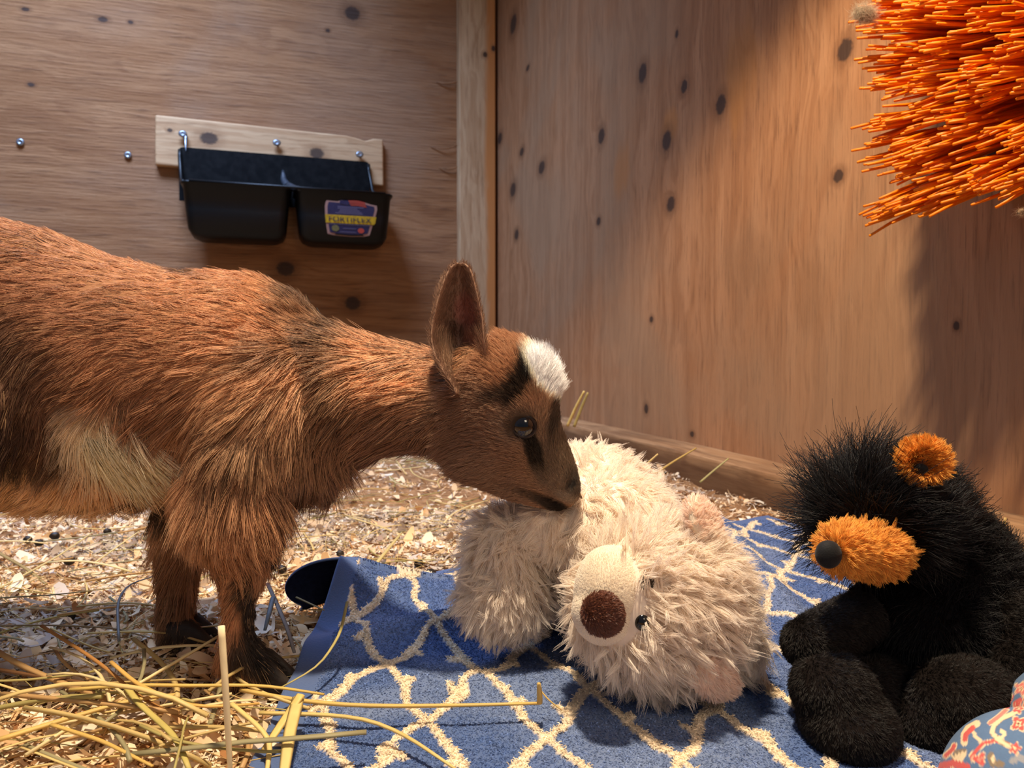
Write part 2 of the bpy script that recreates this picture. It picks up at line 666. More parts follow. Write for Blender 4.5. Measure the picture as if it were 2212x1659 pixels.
# flat sill plank along the foot of the right wall
b = MB()
n = 60
ts = np.linspace(0.28, TC - 0.13, n)
R = []
for t in ts:
    e = 0.0015 * (vnoise(np.array([[t, 0, 0]]), 22, 3)[0] - 0.5) + 0.004 * (vnoise(np.array([[t, 1, 0]]), 6, 4)[0] - 0.5)
    h = 0.044 + 0.6 * e
    w = 0.074 + e
    R.append(np.array([[t, 0.0, -0.01], [t, 0.0, h], [t, w - 0.004, h], [t, w - 0.001, h - 0.0015], [t, w, h - 0.005], [t, w, -0.01]]))
b.rings(R)
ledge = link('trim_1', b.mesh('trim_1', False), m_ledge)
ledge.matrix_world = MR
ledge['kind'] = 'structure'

# floor under the bedding
m_floor = mat('earth_brown_bedding', lin4(128, 92, 58), 0.95, varied=(90.0, lin4(176, 134, 92)), bump=(140, 0.8, 0.006))
xs = np.linspace(-3.8, 1.5, 150)
ys = np.linspace(-0.8, 2.9, 150)
XX, YY = np.meshgrid(xs, ys)
def ground(x, y):
    P = np.stack([x, y, 0 * x], -1)
    return 0.010 * (vnoise(P, 14, 5) - 0.5) + 0.004 * (vnoise(P, 50, 6) - 0.5) - 0.005
V = np.stack([XX.ravel(), YY.ravel(), ground(XX.ravel(), YY.ravel())], 1)
Fc = [(j * 150 + i, j * 150 + i + 1, (j + 1) * 150 + i + 1, (j + 1) * 150 + i) for j in range(149) for i in range(149)]
floor = link('floor', make_mesh('floor', V, Fc), m_floor)
floor['kind'] = 'structure'

# ---------------------------------------------------------------- plank and feeder on the left wall
def at_left(o, parent):
    return o

c = [LW(335, 247, 0.025), LW(828, 301, 0.025), LW(829, 402, 0.025), LW(335, 356, 0.025)]
cx = (c[0][0] + c[1][0]) / 2
cz = (c[2][2] + c[3][2]) / 2
bo = thing('mounting_board', 'pale sawn plank screwed level to the left plywood wall behind the black trough', 'board')
bo.matrix_world = ML @ Matrix.Translation((cx, 0, cz))
b = MB()
fr = [np.array([p[0] - cx, -0.025, p[2] - cz]) for p in c]
# notched upper edge near the right end
topn = []
for s in np.linspace(0, 1, 24):
    q = fr[0] * (1 - s) + fr[1] * s
    q = q + np.array([0, 0, -0.030 * math.exp(-((s - 0.895) / 0.018) ** 2)])
    topn.append(q)
poly = topn + [fr[2], fr[3]]
k = len(poly)
Vf = [tuple(q) for q in poly] + [(q[0], 0.0, q[2]) for q in poly]
b.add(Vf, [tuple(range(k))[::-1]] + [tuple(range(k, 2 * k))] + [(i, (i + 1) % k, k + (i + 1) % k, k + i) for i in range(k)])
me = b.mesh('plank', False)
pk = link('plank', me, m_lumber, bo)
pk.matrix_parent_inverse = Matrix.Identity(4)
md = pk.modifiers.new('b', 'BEVEL'); md.width = 0.006; md.segments = 3; md.limit_method = 'ANGLE'

def board_screw(px, py, out=0.025, size=0.013):
    a = LW(px, py, out)
    mbb = MB()
    an = np.linspace(0, 2 * math.pi, 12, endpoint=False)
    R = []
    for (r, y) in ((0.3, 0.01), (0.3, -0.012), (1.0, -0.012), (1.0, -0.016), (0.6, -0.018), (0.3, -0.016)):
        R.append(np.stack([a[0] - cx + size * r * np.cos(an), a[1] + y + 0 * an, a[2] - cz + size * 0.8 * r * np.sin(an)], 1))
    mbb.rings(R)
    o = link('screw', mbb.mesh('screw'), m_steel, bo)
    o.matrix_parent_inverse = Matrix.Identity(4)
board_screw(598, 311)
board_screw(776, 336)
board_screw(396, 292)

OUT = 0.028
DEP = 0.15
tl, tr = LW(386, 318, OUT), LW(798, 351, OUT)
x0, x1 = tl[0], tr[0]
ztop = (tl[2] + tr[2]) / 2
tilt = (tr[2] - tl[2]) / (x1 - x0)
rl, rr_ = LW(392, 382, OUT + DEP), LW(846, 426, OUT + DEP)
zrim = (rl[2] + rr_[2]) / 2
bl_, br_ = LW(520, 512, OUT + DEP - 0.01), LW(740, 527, OUT + DEP - 0.01)
zbot = (bl_[2] + br_[2]) / 2
fx0, fx1 = rl[0], rr_[0]
fo = thing('feed_trough', 'black two-bin moulded plastic feed trough hung on the pale plank of the left wall', 'feeder')
fcx = (x0 + x1) / 2
fo.matrix_world = ML @ Matrix.Translation((fcx, 0, zbot)) @ Matrix.Rotation(-math.atan(tilt) * 1.0 if False else -0.0, 4, 'Y')
m_black = mat('black_moulded_plastic', lin4(9, 9, 10), 0.40, spec=0.3, bump=(60, 0.15, 0.002))
m_dust = mat('black_plastic_with_dust', lin4(6, 6, 7), 0.7, spec=0.10, varied=(48.0, lin4(22, 21, 21)))

def rrect(xa, xb, ya, yb, r, z, n=6):
    pts = []
    for (cx_, cy_, a0) in ((xb - r, yb - r, 0), (xa + r, yb - r, 90), (xa + r, ya + r, 180), (xb - r, ya + r, 270)):
        for a in np.linspace(a0, a0 + 90, n):
            pts.append((cx_ + r * math.cos(math.radians(a)), cy_ + r * math.sin(math.radians(a)), z))
    return np.array(pts)

H_ = zrim - zbot
def spl_(p):
    t = np.linspace(0, 1, len(p)); s = np.linspace(0, 1, 15)
    return np.stack([np.interp(s, t, p[:, i]) for i in range(3)], 1)
def sway(P):
    P = np.array(P, float)
    P[:, 2] += tilt * P[:, 0]
    return P
fb = MB()
mid = (fx0 + fx1) / 2 - fcx + 0.006
def bin_(xa, xb):
    R = []
    lev = [(0.0, 0.040, 0.045), (0.05, 0.022, 0.028), (0.16, 0.012, 0.014), (0.5, 0.006, 0.006), (0.96, 0.0, 0.0), (0.965, -0.006, -0.006), (1.0, -0.006, -0.006)]
    for f, ix, iy in lev:
        R.append(sway(rrect(xa + ix, xb - ix, -(OUT + DEP) + iy, -OUT - iy * 0.2, 0.028, f * H_)))
    for f, ix, iy in ((1.0, 0.004, 0.004), (0.5, 0.010, 0.010), (0.16, 0.018, 0.018), (0.06, 0.045, 0.05)):
        R.append(sway(rrect(xa + ix, xb - ix, -(OUT + DEP) + iy, -OUT - iy * 0.2 - 0.002, 0.024, f * H_)))
    fb.rings(R)
bin_(fx0 - fcx, mid - 0.008)
bin_(mid + 0.008, fx1 - fcx)
# cheeks from back panel down to the rim, saddle between the bins
for xx, xe in ((x0 - fcx + 0.004, fx0 - fcx + 0.004), (x1 - fcx - 0.004, fx1 - fcx - 0.006)):
    pth = np.array([[xx, -OUT - 0.006, (ztop - zbot) * 0.97], [xx, -OUT - 0.012, (ztop - zbot) * 0.90], [xx * .8 + xe * .2, -OUT - 0.03, H_ + 0.03], [xx * .4 + xe * .6, -OUT - 0.09, H_ + 0.006], [xe, -OUT - DEP + 0.01, H_]])
    fb.tube(sway(pth), [0.006, 0.006, 0.006, 0.005, 0.004], 8)
pth = np.array([[mid - 0.02, -OUT - 0.004, H_ + 0.075], [mid - 0.02, -OUT - 0.02, H_ + 0.045], [mid - 0.012, -OUT - 0.05, H_ + 0.022], [mid, -OUT - 0.10, H_ + 0.006], [mid + 0.012, -OUT - DEP, H_]])
fb.tube(sway(np.array([[fx0 - fcx + .02, -OUT - DEP - .004, H_], [mid - .03, -OUT - DEP - .005, H_], [mid + .03, -OUT - DEP - .005, H_], [fx1 - fcx - .02, -OUT - DEP - .004, H_]])), .0042, 8)
body = link('bins', fb.mesh('bins'), m_black, fo)
body.matrix_parent_inverse = Matrix.Identity(4)
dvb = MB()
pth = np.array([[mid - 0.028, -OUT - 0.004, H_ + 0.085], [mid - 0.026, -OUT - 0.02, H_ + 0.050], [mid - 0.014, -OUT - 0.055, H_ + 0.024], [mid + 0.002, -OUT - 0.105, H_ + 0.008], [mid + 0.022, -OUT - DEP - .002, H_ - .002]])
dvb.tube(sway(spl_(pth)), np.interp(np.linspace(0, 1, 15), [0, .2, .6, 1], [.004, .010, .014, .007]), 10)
dv = link('divider', dvb.mesh('divider'), mat('dusty_plastic_with_highlight', lin4(58, 62, 70), 0.45, spec=0.5, varied=(60, lin4(22, 23, 25))), fo)  # dust, with the ridge's highlight put into the paler colour
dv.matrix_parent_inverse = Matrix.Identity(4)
dv['label'] = 'dusty pale ridge with painted highlight between the two bins'
bp = MB()
R = []
for y in (-OUT, -OUT - 0.006):
    zz0, zz1 = H_ * 0.8, ztop - zbot
    r = 0.014
    pts = [(x0 - fcx, y, zz0), (x1 - fcx, y, zz0)]
    for a in np.linspace(0, 90, 5):
        pts.append((x1 - fcx - r + r * math.cos(math.radians(a)), y, zz1 - r + r * math.sin(math.radians(a))))
    for a in np.linspace(90, 180, 5):
        pts.append((x0 - fcx + r + r * math.cos(math.radians(a)), y, zz1 - r + r * math.sin(math.radians(a))))
    R.append(sway(pts))
bp.rings(R)
bk = link('back_panel', bp.mesh('back_panel', False), m_dust, fo)
bk.matrix_parent_inverse = Matrix.Identity(4)
# hook holding the trough at its left end
hk = MB()
q = LW(402, 318, OUT + 0.006)
hp = np.array([[q[0] - fcx, 0.0, q[2] - zbot + 0.036], [q[0] - fcx, -OUT - 0.008, q[2] - zbot + 0.036], [q[0] - fcx, -OUT - 0.014, q[2] - zbot + 0.025], [q[0] - fcx, -OUT - 0.014, q[2] - zbot - 0.015]])
hk.tube(hp, 0.005, 8)
ho = link('hook', hk.mesh('hook'), m_steel, fo)
ho.matrix_parent_inverse = Matrix.Identity(4)

# sticker on the right bin
sA, sB = LW(698, 428, OUT + DEP - 0.002), LW(816, 436, OUT + DEP - 0.002)
sC = LW(795, 513, OUT + DEP - 0.008)
sw = sB[0] - sA[0]
sh = sA[2] - sC[2] - 0.006
sx, sz = sA[0] - fcx, sC[2] - zbot + 0.003
def front_y(z):
    f = z / H_
    return -(OUT + DEP) + np.interp(f, [0.05, 0.16, 0.5, 0.96], [0.028, 0.014, 0.006, 0.0])
def on_front(u, v, lift):
    x = sx + u * sw
    z = sz + v * sh + tilt * (u - 0.5) * sw
    return (x, front_y(z - tilt * x) - lift, z)
def decal(name, polys, lift, material, parent):
    mb_ = MB()
    for poly in polys:
        poly = np.asarray(poly, float)
        k_ = len(poly)
        # fan about the centre, thin but with an edge
        cu = poly.mean(0)
        Vv = [on_front(u, v, lift) for u, v in poly] + [on_front(u, v, lift - 0.0006) for u, v in poly] + [on_front(cu[0], cu[1], lift)]
        mb_.add(Vv, [(i, (i + 1) % k_, 2 * k_) for i in range(k_)] + [(i, k_ + i, k_ + (i + 1) % k_, (i + 1) % k_) for i in range(k_)])
    o = link(name, mb_.mesh(name, False), material, parent)
    o.matrix_parent_inverse = Matrix.Identity(4)
    return o
badge = [(0.06, 0.97), (0.04, 0.9), (0.03, 0.8), (0.035, 0.5), (0.06, 0.2), (0.08, 0.03), (0.2, 0.0), (0.5, -0.02), (0.75, 0.0), (0.85, 0.04), (0.9, 0.3), (0.95, 0.55), (0.99, 0.8), (0.98, 0.9), (0.86, 0.93), (0.76, 0.97), (0.6, 0.985), (0.32, 1.0), (0.26, 0.96)]
badge = np.array(badge)
ins = (badge - badge.mean(0)) * np.array([0.90, 0.90]) + badge.mean(0)
m_cream = mat('sticker_cream', lin4(160, 120, 104), 0.5, varied=(200, lin4(150, 110, 100)))
m_navy = mat('sticker_navy', lin4(34, 30, 62), 0.45, varied=(150, lin4(42, 38, 70)))
m_yel = mat('sticker_yellow', lin4(200, 160, 30), 0.45, varied=(150, lin4(170, 132, 30)))
m_red = mat('sticker_red', lin4(170, 66, 50), 0.45, varied=(150, lin4(180, 66, 56)))
m_ink = mat('sticker_ink', lin4(34, 30, 40), 0.5, varied=(300, lin4(50, 44, 48)))
m_pale = mat('sticker_pale_print', lin4(110, 100, 122), 0.5, varied=(300, lin4(110, 100, 130)))
st_ = decal('sticker', [badge], 0.0012, m_cream, fo)
st_['label'] = 'blue and yellow shield-shaped sticker reading FORTIFLEX' if False else 'blue shield-shaped sticker with a yellow lettered band and small flag'
decal('sticker_field', [ins], 0.0018, m_navy, st_)
decal('sticker_band', [[(0.035, 0.575), (0.97, 0.575), (0.955, 0.40), (0.93, 0.345), (0.045, 0.345)]], 0.0024, m_yel, st_)
lines = []
for i, (a_, b_) in enumerate(((0.26, 0.74), (0.26, 0.62), (0.3, 0.66), (0.28, 0.7), (0.22, 0.72))):
    v_ = 0.82 - i * 0.045
    lines.append([(a_, v_), (b_, v_), (b_, v_ - 0.016), (a_, v_ - 0.016)])
for i, (a_, b_) in enumerate(((0.1, 0.86), (0.36, 0.6), (0.3, 0.6))):
    v_ = (0.325, 0.21, 0.11)[i]
    lines.append([(a_, v_), (b_, v_), (b_, v_ - 0.014), (a_, v_ - 0.014)])
decal('small_print', lines, 0.0024, m_pale, st_)
fl = []
for i in range(4):
    v0 = 1.0 - i * 0.04
    fl.append([(0.44 + 0.02 * i, v0), (0.62, v0 + 0.012), (0.76 + 0.01 * i, v0 - 0.025), (0.76 + 0.01 * i, v0 - 0.05), (0.62, v0 - 0.012), (0.44 + 0.02 * i, v0 - 0.024)])
decal('flag_stripes', fl, 0.0026, m_red, st_)
decal('flag_canton', [[(0.30, 0.99), (0.45, 1.0), (0.48, 0.93), (0.44, 0.86), (0.30, 0.90)]], 0.0027, m_navy, st_)
an = np.linspace(0, 2 * math.pi, 14, endpoint=False)
decal('seal', [np.stack([0.69 + 0.06 * np.cos(an), 0.16 + 0.075 * np.sin(an)], 1)], 0.0026, m_red, st_)
decal('seal', [np.stack([0.22 + 0.07 * np.cos(an), 0.2 + 0.09 * np.sin(an)], 1)], 0.0026, mat('sticker_olive', lin4(120, 110, 60), 0.5, varied=(200, lin4(90, 84, 60))), st_)
fc_ = bpy.data.curves.new('lettering', 'FONT')
fc_.body = 'FORTIFLEX'
fc_.size = 1.0
fc_.extrude = 0.004
fc_.offset = 0.010
fc_.space_character = 1.08
fc_.align_x = 'CENTER'
fc_.align_y = 'CENTER'
tmp = bpy.data.objects.new('tmp', fc_)
COL.objects.link(tmp)
dg = bpy.context.evaluated_depsgraph_get()
dg.update()
tm = bpy.data.meshes.new_from_object(tmp.evaluated_get(dg))
bpy.data.objects.remove(tmp)
tv = coords(tm)
tv -= (tv.max(0) + tv.min(0)) / 2
tv[:, 0] *= sw * 0.78 / np.ptp(tv[:, 0])
tv[:, 1] *= sh * 0.150 / np.ptp(tv[:, 1])
p0 = np.array(on_front(0.49, 0.46, 0.0030))
set_coords(tm, np.stack([p0[0] + tv[:, 0], p0[1] - tv[:, 2] * 0.02, p0[2] + tv[:, 1] + tilt * tv[:, 0]], 1))
tm.name = 'lettering'
fo_ = link('lettering', tm, m_ink, st_)
fo_.matrix_parent_inverse = Matrix.Identity(4)

# ---------------------------------------------------------------- the goat kid
def pr(row, dc, lat=(0, 1, 0), ex=2.0, n=28, egg=0.0):
    """ring from two outline points of the side view, at depth dc, half width in metres"""
    xt, yt, xb, yb, hw = row
    return ring(PX(xt, yt, dc), PX(xb, yb, dc), hw, lat, n, ex, egg)

def roty(a):
    a = math.radians(a)
    return np.array([[math.cos(a), 0, math.sin(a)], [0, 1, 0], [-math.sin(a), 0, math.cos(a)]])
DG_ = 0.485
goat = thing('goat_kid', 'brown goat kid with white poll and black facial stripes sniffing the cream plush bear', 'goat', (PX(300, 1000, DG_)[0], DG_, 0))
gb = MB()
trunk = [(-430, 560, -430, 700, .012), (-400, 500, -400, 860, .034), (-300, 455, -300, 980, .050), (-150, 445, -150, 1060, .058), (0, 470, 0, 1085, .060),
         (120, 503, 120, 1094, .061), (250, 556, 250, 1088, .062), (380, 584, 380, 1055, .061), (480, 585, 480, 1050, .060), (560, 592, 570, 1055, .055),
         (640, 632, 655, 1062, .046), (700, 690, 720, 1045, .034), (735, 750, 755, 1000, .018)]
gb.rings([pr(r, DG_) for r in trunk])
neck = [(520, 625, 600, 1030, .050, .485), (650, 668, 690, 1035, .047, .483), (740, 710, 765, 1005, .043, .480), (830, 736, 845, 975, .038, .476),
        (910, 750, 905, 975, .035, .470), (1000, 760, 960, 985, .034, .464)]
gb.rings([pr(r[:5], r[5]) for r in neck])
# head: sections square to the axis from poll to muzzle
HA = np.array([985.0, 840.0]); HX = np.array([0.717, 0.697]); HU = np.array([0.697, -0.717])
DH = 0.462
def hsec(s, ut, ub, hw, ex=2.2, egg=0.15):
    a = HA + HX * s + HU * ut
    b_ = HA + HX * s + HU * ub
    return ring(PX(a[0], a[1], DH), PX(b_[0], b_[1], DH), hw, (0, 1, 0), 36, ex, egg)
gb.rings([hsec(-44, 112, -70, .020), hsec(-10, 156, -100, .032), hsec(40, 180, -118, .0365), hsec(85, 186, -124, .0375), hsec(126, 174, -122, .037),
          hsec(160, 152, -116, .035), hsec(190, 118, -106, .031), hsec(215, 98, -96, .027), hsec(245, 86, -80, .0235), hsec(282, 70, -58, .021), hsec(308, 57, -42, .0200),
          hsec(327, 45, -32, .0185), hsec(343, 30, -24, .015), hsec(352, 14, -12, .009)])
# lower jaw
jaw = [(1060, 1000, 1035, 1048, .022), (1110, 1035, 1092, 1072, .018), (1160, 1066, 1145, 1088, .0145), (1195, 1083, 1188, 1099, .012), (1214, 1092, 1213, 1102, .007)]
gb.rings([pr(r, DH) for r in jaw])
# cheek and brow swellings
for (px, py, d, r) in ((1040, 980, DH - .016, (.020, .014, .019)), (1118, 882, DH - .027, (.015, .009, .012)), (1118, 882, DH + .027, (.015, .009, .012)), (1040, 980, DH + .016, (.020, .014, .019))):
    gb.ellipsoid(PX(px, py, d), r)
# legs
def leg(rows, d, lat=(0, 1, 0)):
    gb.rings([pr(r, d, lat, n=20) for r in rows])
leg([(440, 860, 660, 900, .020), (425, 960, 640, 960, .030), (418, 1050, 612, 1045, .029), (432, 1120, 596, 1120, .024), (450, 1185, 590, 1190, .020), (478, 1240, 570, 1240, .0145),
     (490, 1300, 546, 1300, .0110), (484, 1370, 545, 1370, .012), (474, 1408, 565, 1405, .0135), (482, 1440, 596, 1432, .0135), (490, 1456, 606, 1452, .013)], .449)
gb.ellipsoid(PX(548, 890, .453), (.044, .031, .052), roty(18))
gb.ellipsoid(PX(505, 1085, .443), (.029, .025, .036), roty(-8))
leg([(400, 930, 580, 940, .022), (350, 1040, 540, 1060, .026), (345, 1140, 460, 1145, .020), (345, 1200, 440, 1200, .016), (350, 1255, 420, 1255, .012), (346, 1330, 412, 1330, .011),
     (346, 1358, 430, 1356, .012), (352, 1384, 452, 1380, .013)], .518)
hind = [(-190, 700, 120, 690, .026), (-165, 820, 150, 850, .036), (-120, 940, 140, 970, .030), (-130, 1030, 40, 1045, .022), (-165, 1110, -50, 1140, .015), (-178, 1180, -98, 1200, .012),
        (-172, 1290, -104, 1290, .011), (-170, 1390, -92, 1390, .013), (-160, 1440, -50, 1440, .013), (-150, 1458, -45, 1458, .012)]
leg(hind, .452)
hind2 = [(x1_ - 40, (y1_ - 775) * .90 + 775, x2_ - 40, (y2_ - 775) * .90 + 775, w_) for (x1_, y1_, x2_, y2_, w_) in hind]
leg(hind2, .518)
# short tail, raised
gb.tube([PX(-395, 560, DG_), PX(-440, 520, DG_), PX(-470, 460, DG_)], [.014, .011, .004], 10)
raw = gb.mesh('raw')
gm = remesh(raw, 0.0019, 9, 0.5)
gm.name = 'body'
V = coords(gm)
N_ = normals(gm)
bv = bvh_of(gm)
def dent(px, py, r, depth, stretch=None):
    global V
    h, nn = cast(bv, px, py)
    if h is None: return
    for sgn in (1, -1):
        c_ = h.copy()
        if sgn < 0: c_[1] = 2 * DH - c_[1]
        dd = (V - c_)
        if stretch is not None:
            ax = np.array([stretch[0], 0, stretch[1]]); ax = ax / np.linalg.norm(ax)
            al = dd @ ax
            dd = dd - np.outer(al, ax) * (1 - stretch[2])
        w_ = np.exp(-(dd ** 2).sum(1) / (r * r))
        V = V - N_ * (w_ * depth)[:, None]
dent(1131, 921, .0085, .0025)                       # eye socket
dent(1234, 1042, .0030, .0030, (0.5, 0.8, 0.5))     # nostril
dent(1172, 1072, .0022, .0025, (0.85, -0.5, 0.12))  # mouth line
dent(1205, 1087, .0022, .0022, (0.85, -0.5, 0.2))
set_coords(gm, V)
gm.update()
bv = bvh_of(gm)

# coat: patches laid out on the goat's side view
def coat_px(P):
    return to_px(P)[:2]

SOFT = 1.0
def patches(P, base, lst, seed=1, jag=0.35):
    x, y = coat_px(P)
    nz = vnoise(P, 90, seed) - 0.5 + 0.6 * (vnoise(P, 220, seed + 3) - 0.5)
    C = np.tile(np.asarray(base, float), (len(P), 1))
    for (px, py, rx, ry, rot, colr, amt, edge) in lst:
        c_, s_ = math.cos(math.radians(rot)), math.sin(math.radians(rot))
        dx, dy = x - px, y - py
        u = (dx * c_ + dy * s_) / rx
        v = (-dx * s_ + dy * c_) / ry
        q = np.sqrt(u * u + v * v) + nz * jag * edge
        w_ = (1 - smooth(1 - edge, 1 + edge, q)) * amt
        C = C * (1 - w_[:, None]) + np.asarray(colr) * w_[:, None]
    return C

BR = lin(160, 108, 70)
TAN = lin(196, 146, 102)
DK = lin(84, 54, 38)
BK = lin(26, 22, 21)
CRM = lin(214, 172, 124)
WHT = lin(242, 230, 214)
FACE = lin(140, 100, 74)
coat_list = [
    (520, 780, 420, 230, -8, lin(176, 116, 72), 0.9, 0.6),
    (560, 920, 150, 120, 30, TAN, 0.85, 0.7),
    (200, 800, 260, 160, 10, lin(140, 88, 54), 0.7, 0.7),
    (330, 880, 120, 60, 20, lin(116, 72, 46), 0.6, 0.7),
    (0, 600, 260, 120, 20, lin(140, 86, 58), 0.7, 0.7),
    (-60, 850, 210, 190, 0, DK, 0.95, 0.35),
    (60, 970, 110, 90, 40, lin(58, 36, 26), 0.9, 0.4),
    (120, 900, 60, 90, 0, lin(110, 66, 40), 0.5, 0.6),
    (245, 970, 120, 66, 28, lin(206, 184, 158), 0.95, 0.4),
    (150, 1092, 340, 70, 3, lin(206, 158, 116), 1.0, 0.35),
    (-150, 1085, 200, 60, 3, lin(206, 158, 116), 0.95, 0.4),
    # black dorsal line along the far side of the back
    (250, 520, 190, 20, 22, BK, 0.95, 0.3),
    (-150, 440, 300, 18, 2, BK, 0.9, 0.3),
    # neck and mane: dark tipped
    (640, 690, 70, 36, 50, lin(96, 62, 42), 0.6, 0.7),
    (600, 760, 110, 26, -20, lin(92, 62, 44), 0.5, 0.7),
    (690, 660, 110, 24, 30, lin(70, 50, 40), 0.75, 0.6),
    (820, 715, 140, 12, 14, BK, 0.8, 0.5),
    (735, 800, 46, 120, -14, lin(84, 56, 38), 0.85, 0.6),
    (720, 960, 80, 120, 10, lin(120, 78, 50), 0.6, 0.6),
    (850, 800, 100, 70, 10, lin(196, 136, 88), 0.9, 0.6),
    (900, 950, 130, 70, 10, lin(124, 82, 56), 0.8, 0.5),
    # fore leg
    (500, 1130, 110, 130, 0, lin(162, 106, 64), 0.85, 0.5),
    (500, 970, 60, 70, 40, lin(100, 64, 40), 0.55, 0.7),
    (470, 1330, 60, 140, 0, lin(168, 106, 62), 0.95, 0.35),
    (400, 1260, 75, 130, 0, lin(142, 96, 62), 0.8, 0.5),
    (352, 1075, 40, 26, 10, BK, 0.9, 0.4),
    (545, 1330, 26, 110, -4, BK, 0.95, 0.35),
    (545, 1415, 60, 50, 0, lin(40, 32, 28), 0.9, 0.4),
    (590, 1440, 50, 30, 0, BK, 0.9, 0.4),
    (600, 1150, 14, 50, 10, BK, 0.9, 0.4),
    (455, 1420, 34, 60, 0, lin(168, 108, 64), 0.8, 0.4),
    (405, 1370, 60, 34, 0, BK, 0.9, 0.4),
    # head
    (1090, 960, 175, 150, 35, FACE, 1.0, 0.3),
    (1080, 780, 100, 62, 20, lin(156, 104, 66), 0.95, 0.45),
    (1000, 900, 70, 80, 10, lin(120, 80, 56), 0.7, 0.6),
    (1170, 870, 50, 80, 10, lin(134, 94, 66), 0.9, 0.5),
    (1205, 985, 46, 90, -20, lin(104, 82, 66), 0.95, 0.4),
    (1140, 880, 46, 16, -14, lin(150, 104, 74), 0.7, 0.5),
    (1128, 920, 54, 42, 10, lin(140, 108, 88), 0.9, 0.5),
    (1131, 921, 34, 30, 0, lin(34, 26, 22), 0.9, 0.3),
    (1168, 905, 16, 34, 20, lin(142, 106, 80), 0.7, 0.5),
    (1122, 834, 56, 20, -58, BK, 0.96, 0.35),
    (1138, 792, 16, 34, 6, BK, 0.96, 0.3),
    (1092, 852, 48, 16, -20, lin(50, 36, 28), 0.8, 0.5),
    (1198, 900, 14, 54, 10, lin(48, 36, 30), 0.8, 0.4),
    (1152, 968, 17, 50, -18, BK, 0.97, 0.3),
    (1165, 1010, 15, 40, -25, lin(40, 30, 26), 0.9, 0.4),
    (1190, 815, 34, 78, -38, WHT, 1.0, 0.22),
    (1222, 845, 26, 34, -20, WHT, 1.0, 0.25),
    (1215, 1050, 60, 26, 25, lin(120, 94, 76), 0.8, 0.5),
    (1240, 1045, 22, 34, 0, lin(74, 60, 52), 0.9, 0.5),
    (1238, 1046, 7, 12, 30, lin(20, 16, 16), 0.95, 0.4),
    (1226, 1076, 24, 10, 25, lin(130, 108, 94), 0.8, 0.5),
    (1196, 1092, 44, 13, 22, lin(22, 18, 17), 0.98, 0.3),
    (1150, 1072, 40, 10, 30, lin(60, 44, 36), 0.8, 0.5),
    (1060, 1040, 80, 24, 22, lin(136, 98, 72), 0.7, 0.5),
]
def coat(P):
    C = patches(P, BR, coat_list)
    C = np.clip(np.array([1.74, 1.80, 1.64]) * (0.75 * C + 0.25 * C.mean(1, keepdims=True)), 0, 0.92)
    # black line along the spine, on the far side of the back
    x, y = coat_px(P)
    ty = np.interp(x, [-400, -150, 0, 120, 250, 380, 480, 560, 640, 700, 740, 830, 910, 960], [500, 445, 470, 503, 556, 584, 585, 592, 640, 690, 710, 736, 750, 755])
    w_ = smooth(0.004, 0.012, P[:, 1] - DG_) * (1 - smooth(30, 60, y - ty)) * (x < 950)
    return C * (1 - w_[:, None]) + lin(24, 22, 24) * w_[:, None]
set_col(gm, coat(coords(gm)) * 0.62)
m_skin = mat('goat_skin', rough=0.8, attr='Col', spec=0.1)
m_fur = mat('goat_hair', rough=0.45, attr='Col', spec=0.30, transl=0.12)
gbody = link('body', gm, m_skin, goat)

# combing chart on the side view: direction in which hair lies
comb = np.array([
    (-300, 480, -1, .3), (0, 480, -1, .25), (0, 620, -1, .25), (250, 560, -1, -.15), (300, 700, -1, .10), (150, 700, -1, .25), (450, 640, -1, .05), (560, 600, -1, -.1), (640, 640, -.95, -.5),
    (700, 700, -.8, .3), (650, 760, -.9, .45), (760, 740, -.8, .1), (750, 830, -.5, .9), (850, 760, -.95, .15), (850, 850, -.8, .55), (940, 800, -.95, .3),
    (640, 900, -.15, 1), (700, 1000, .1, 1), (600, 1000, .1, 1), (500, 880, -.75, .65), (420, 800, -1, .35), (350, 900, -.9, .45), (420, 980, -.5, .85), (480, 1050, -.15, 1), (560, 1080, .35, .95),
    (400, 1100, -.25, 1), (500, 1180, .15, 1), (590, 1170, .5, .85), (520, 1250, -.35, 1), (480, 1320, -.45, 1), (540, 1320, .05, 1), (470, 1400, -.2, 1), (560, 1420, .3, 1), (360, 1200, -.5, 1), (390, 1300, -.4, 1),
    (0, 800, -.4, .9), (80, 900, -.2, 1), (100, 980, -.5, .9), (170, 860, -.9, .6), (240, 960, .55, .75), (330, 980, .6, .5), (300, 1040, .2, .8), (100, 1080, -.9, .5), (-100, 1060, -.9, .5), (-150, 1250, -.2, 1), (-150, 1400, 0, 1),
    (880, 940, -.8, .6), (960, 980, -.8, .6), (1000, 900, -.9, .45), (1050, 1000, -.95, .3), (1100, 1040, -.9, .0), (1180, 1050, -.6, -.6), (1230, 1040, -.4, -.9), (1200, 960, -.35, -.95),
    (1150, 960, -.6, -.8), (1100, 960, -.95, -.2), (1080, 900, -.95, -.35), (1130, 870, -.7, -.75), (1180, 880, -.1, -1), (1100, 820, -.8, -.6), (1060, 770, -.9, -.5), (1130, 750, -.3, -1),
    (1170, 770, .4, -.9), (1200, 800, .75, -.6), (1225, 840, .95, .15), (1210, 880, .5, -.3), (1000, 780, -1, 0.1), (1200, 1090, -.8, -.2)])
def flow(P):
    x, y = coat_px(P)
    q = ((x[:, None] - comb[None, :, 0]) ** 2 + (y[:, None] - comb[None, :, 1]) ** 2 + 400.0) ** -1.6
    q /= q.sum(1, keepdims=True)
    dx = (q * comb[None, :, 2]).sum(1)
    dy = (q * comb[None, :, 3]).sum(1)
    return np.stack([dx, np.zeros(len(P)), -dy], 1)

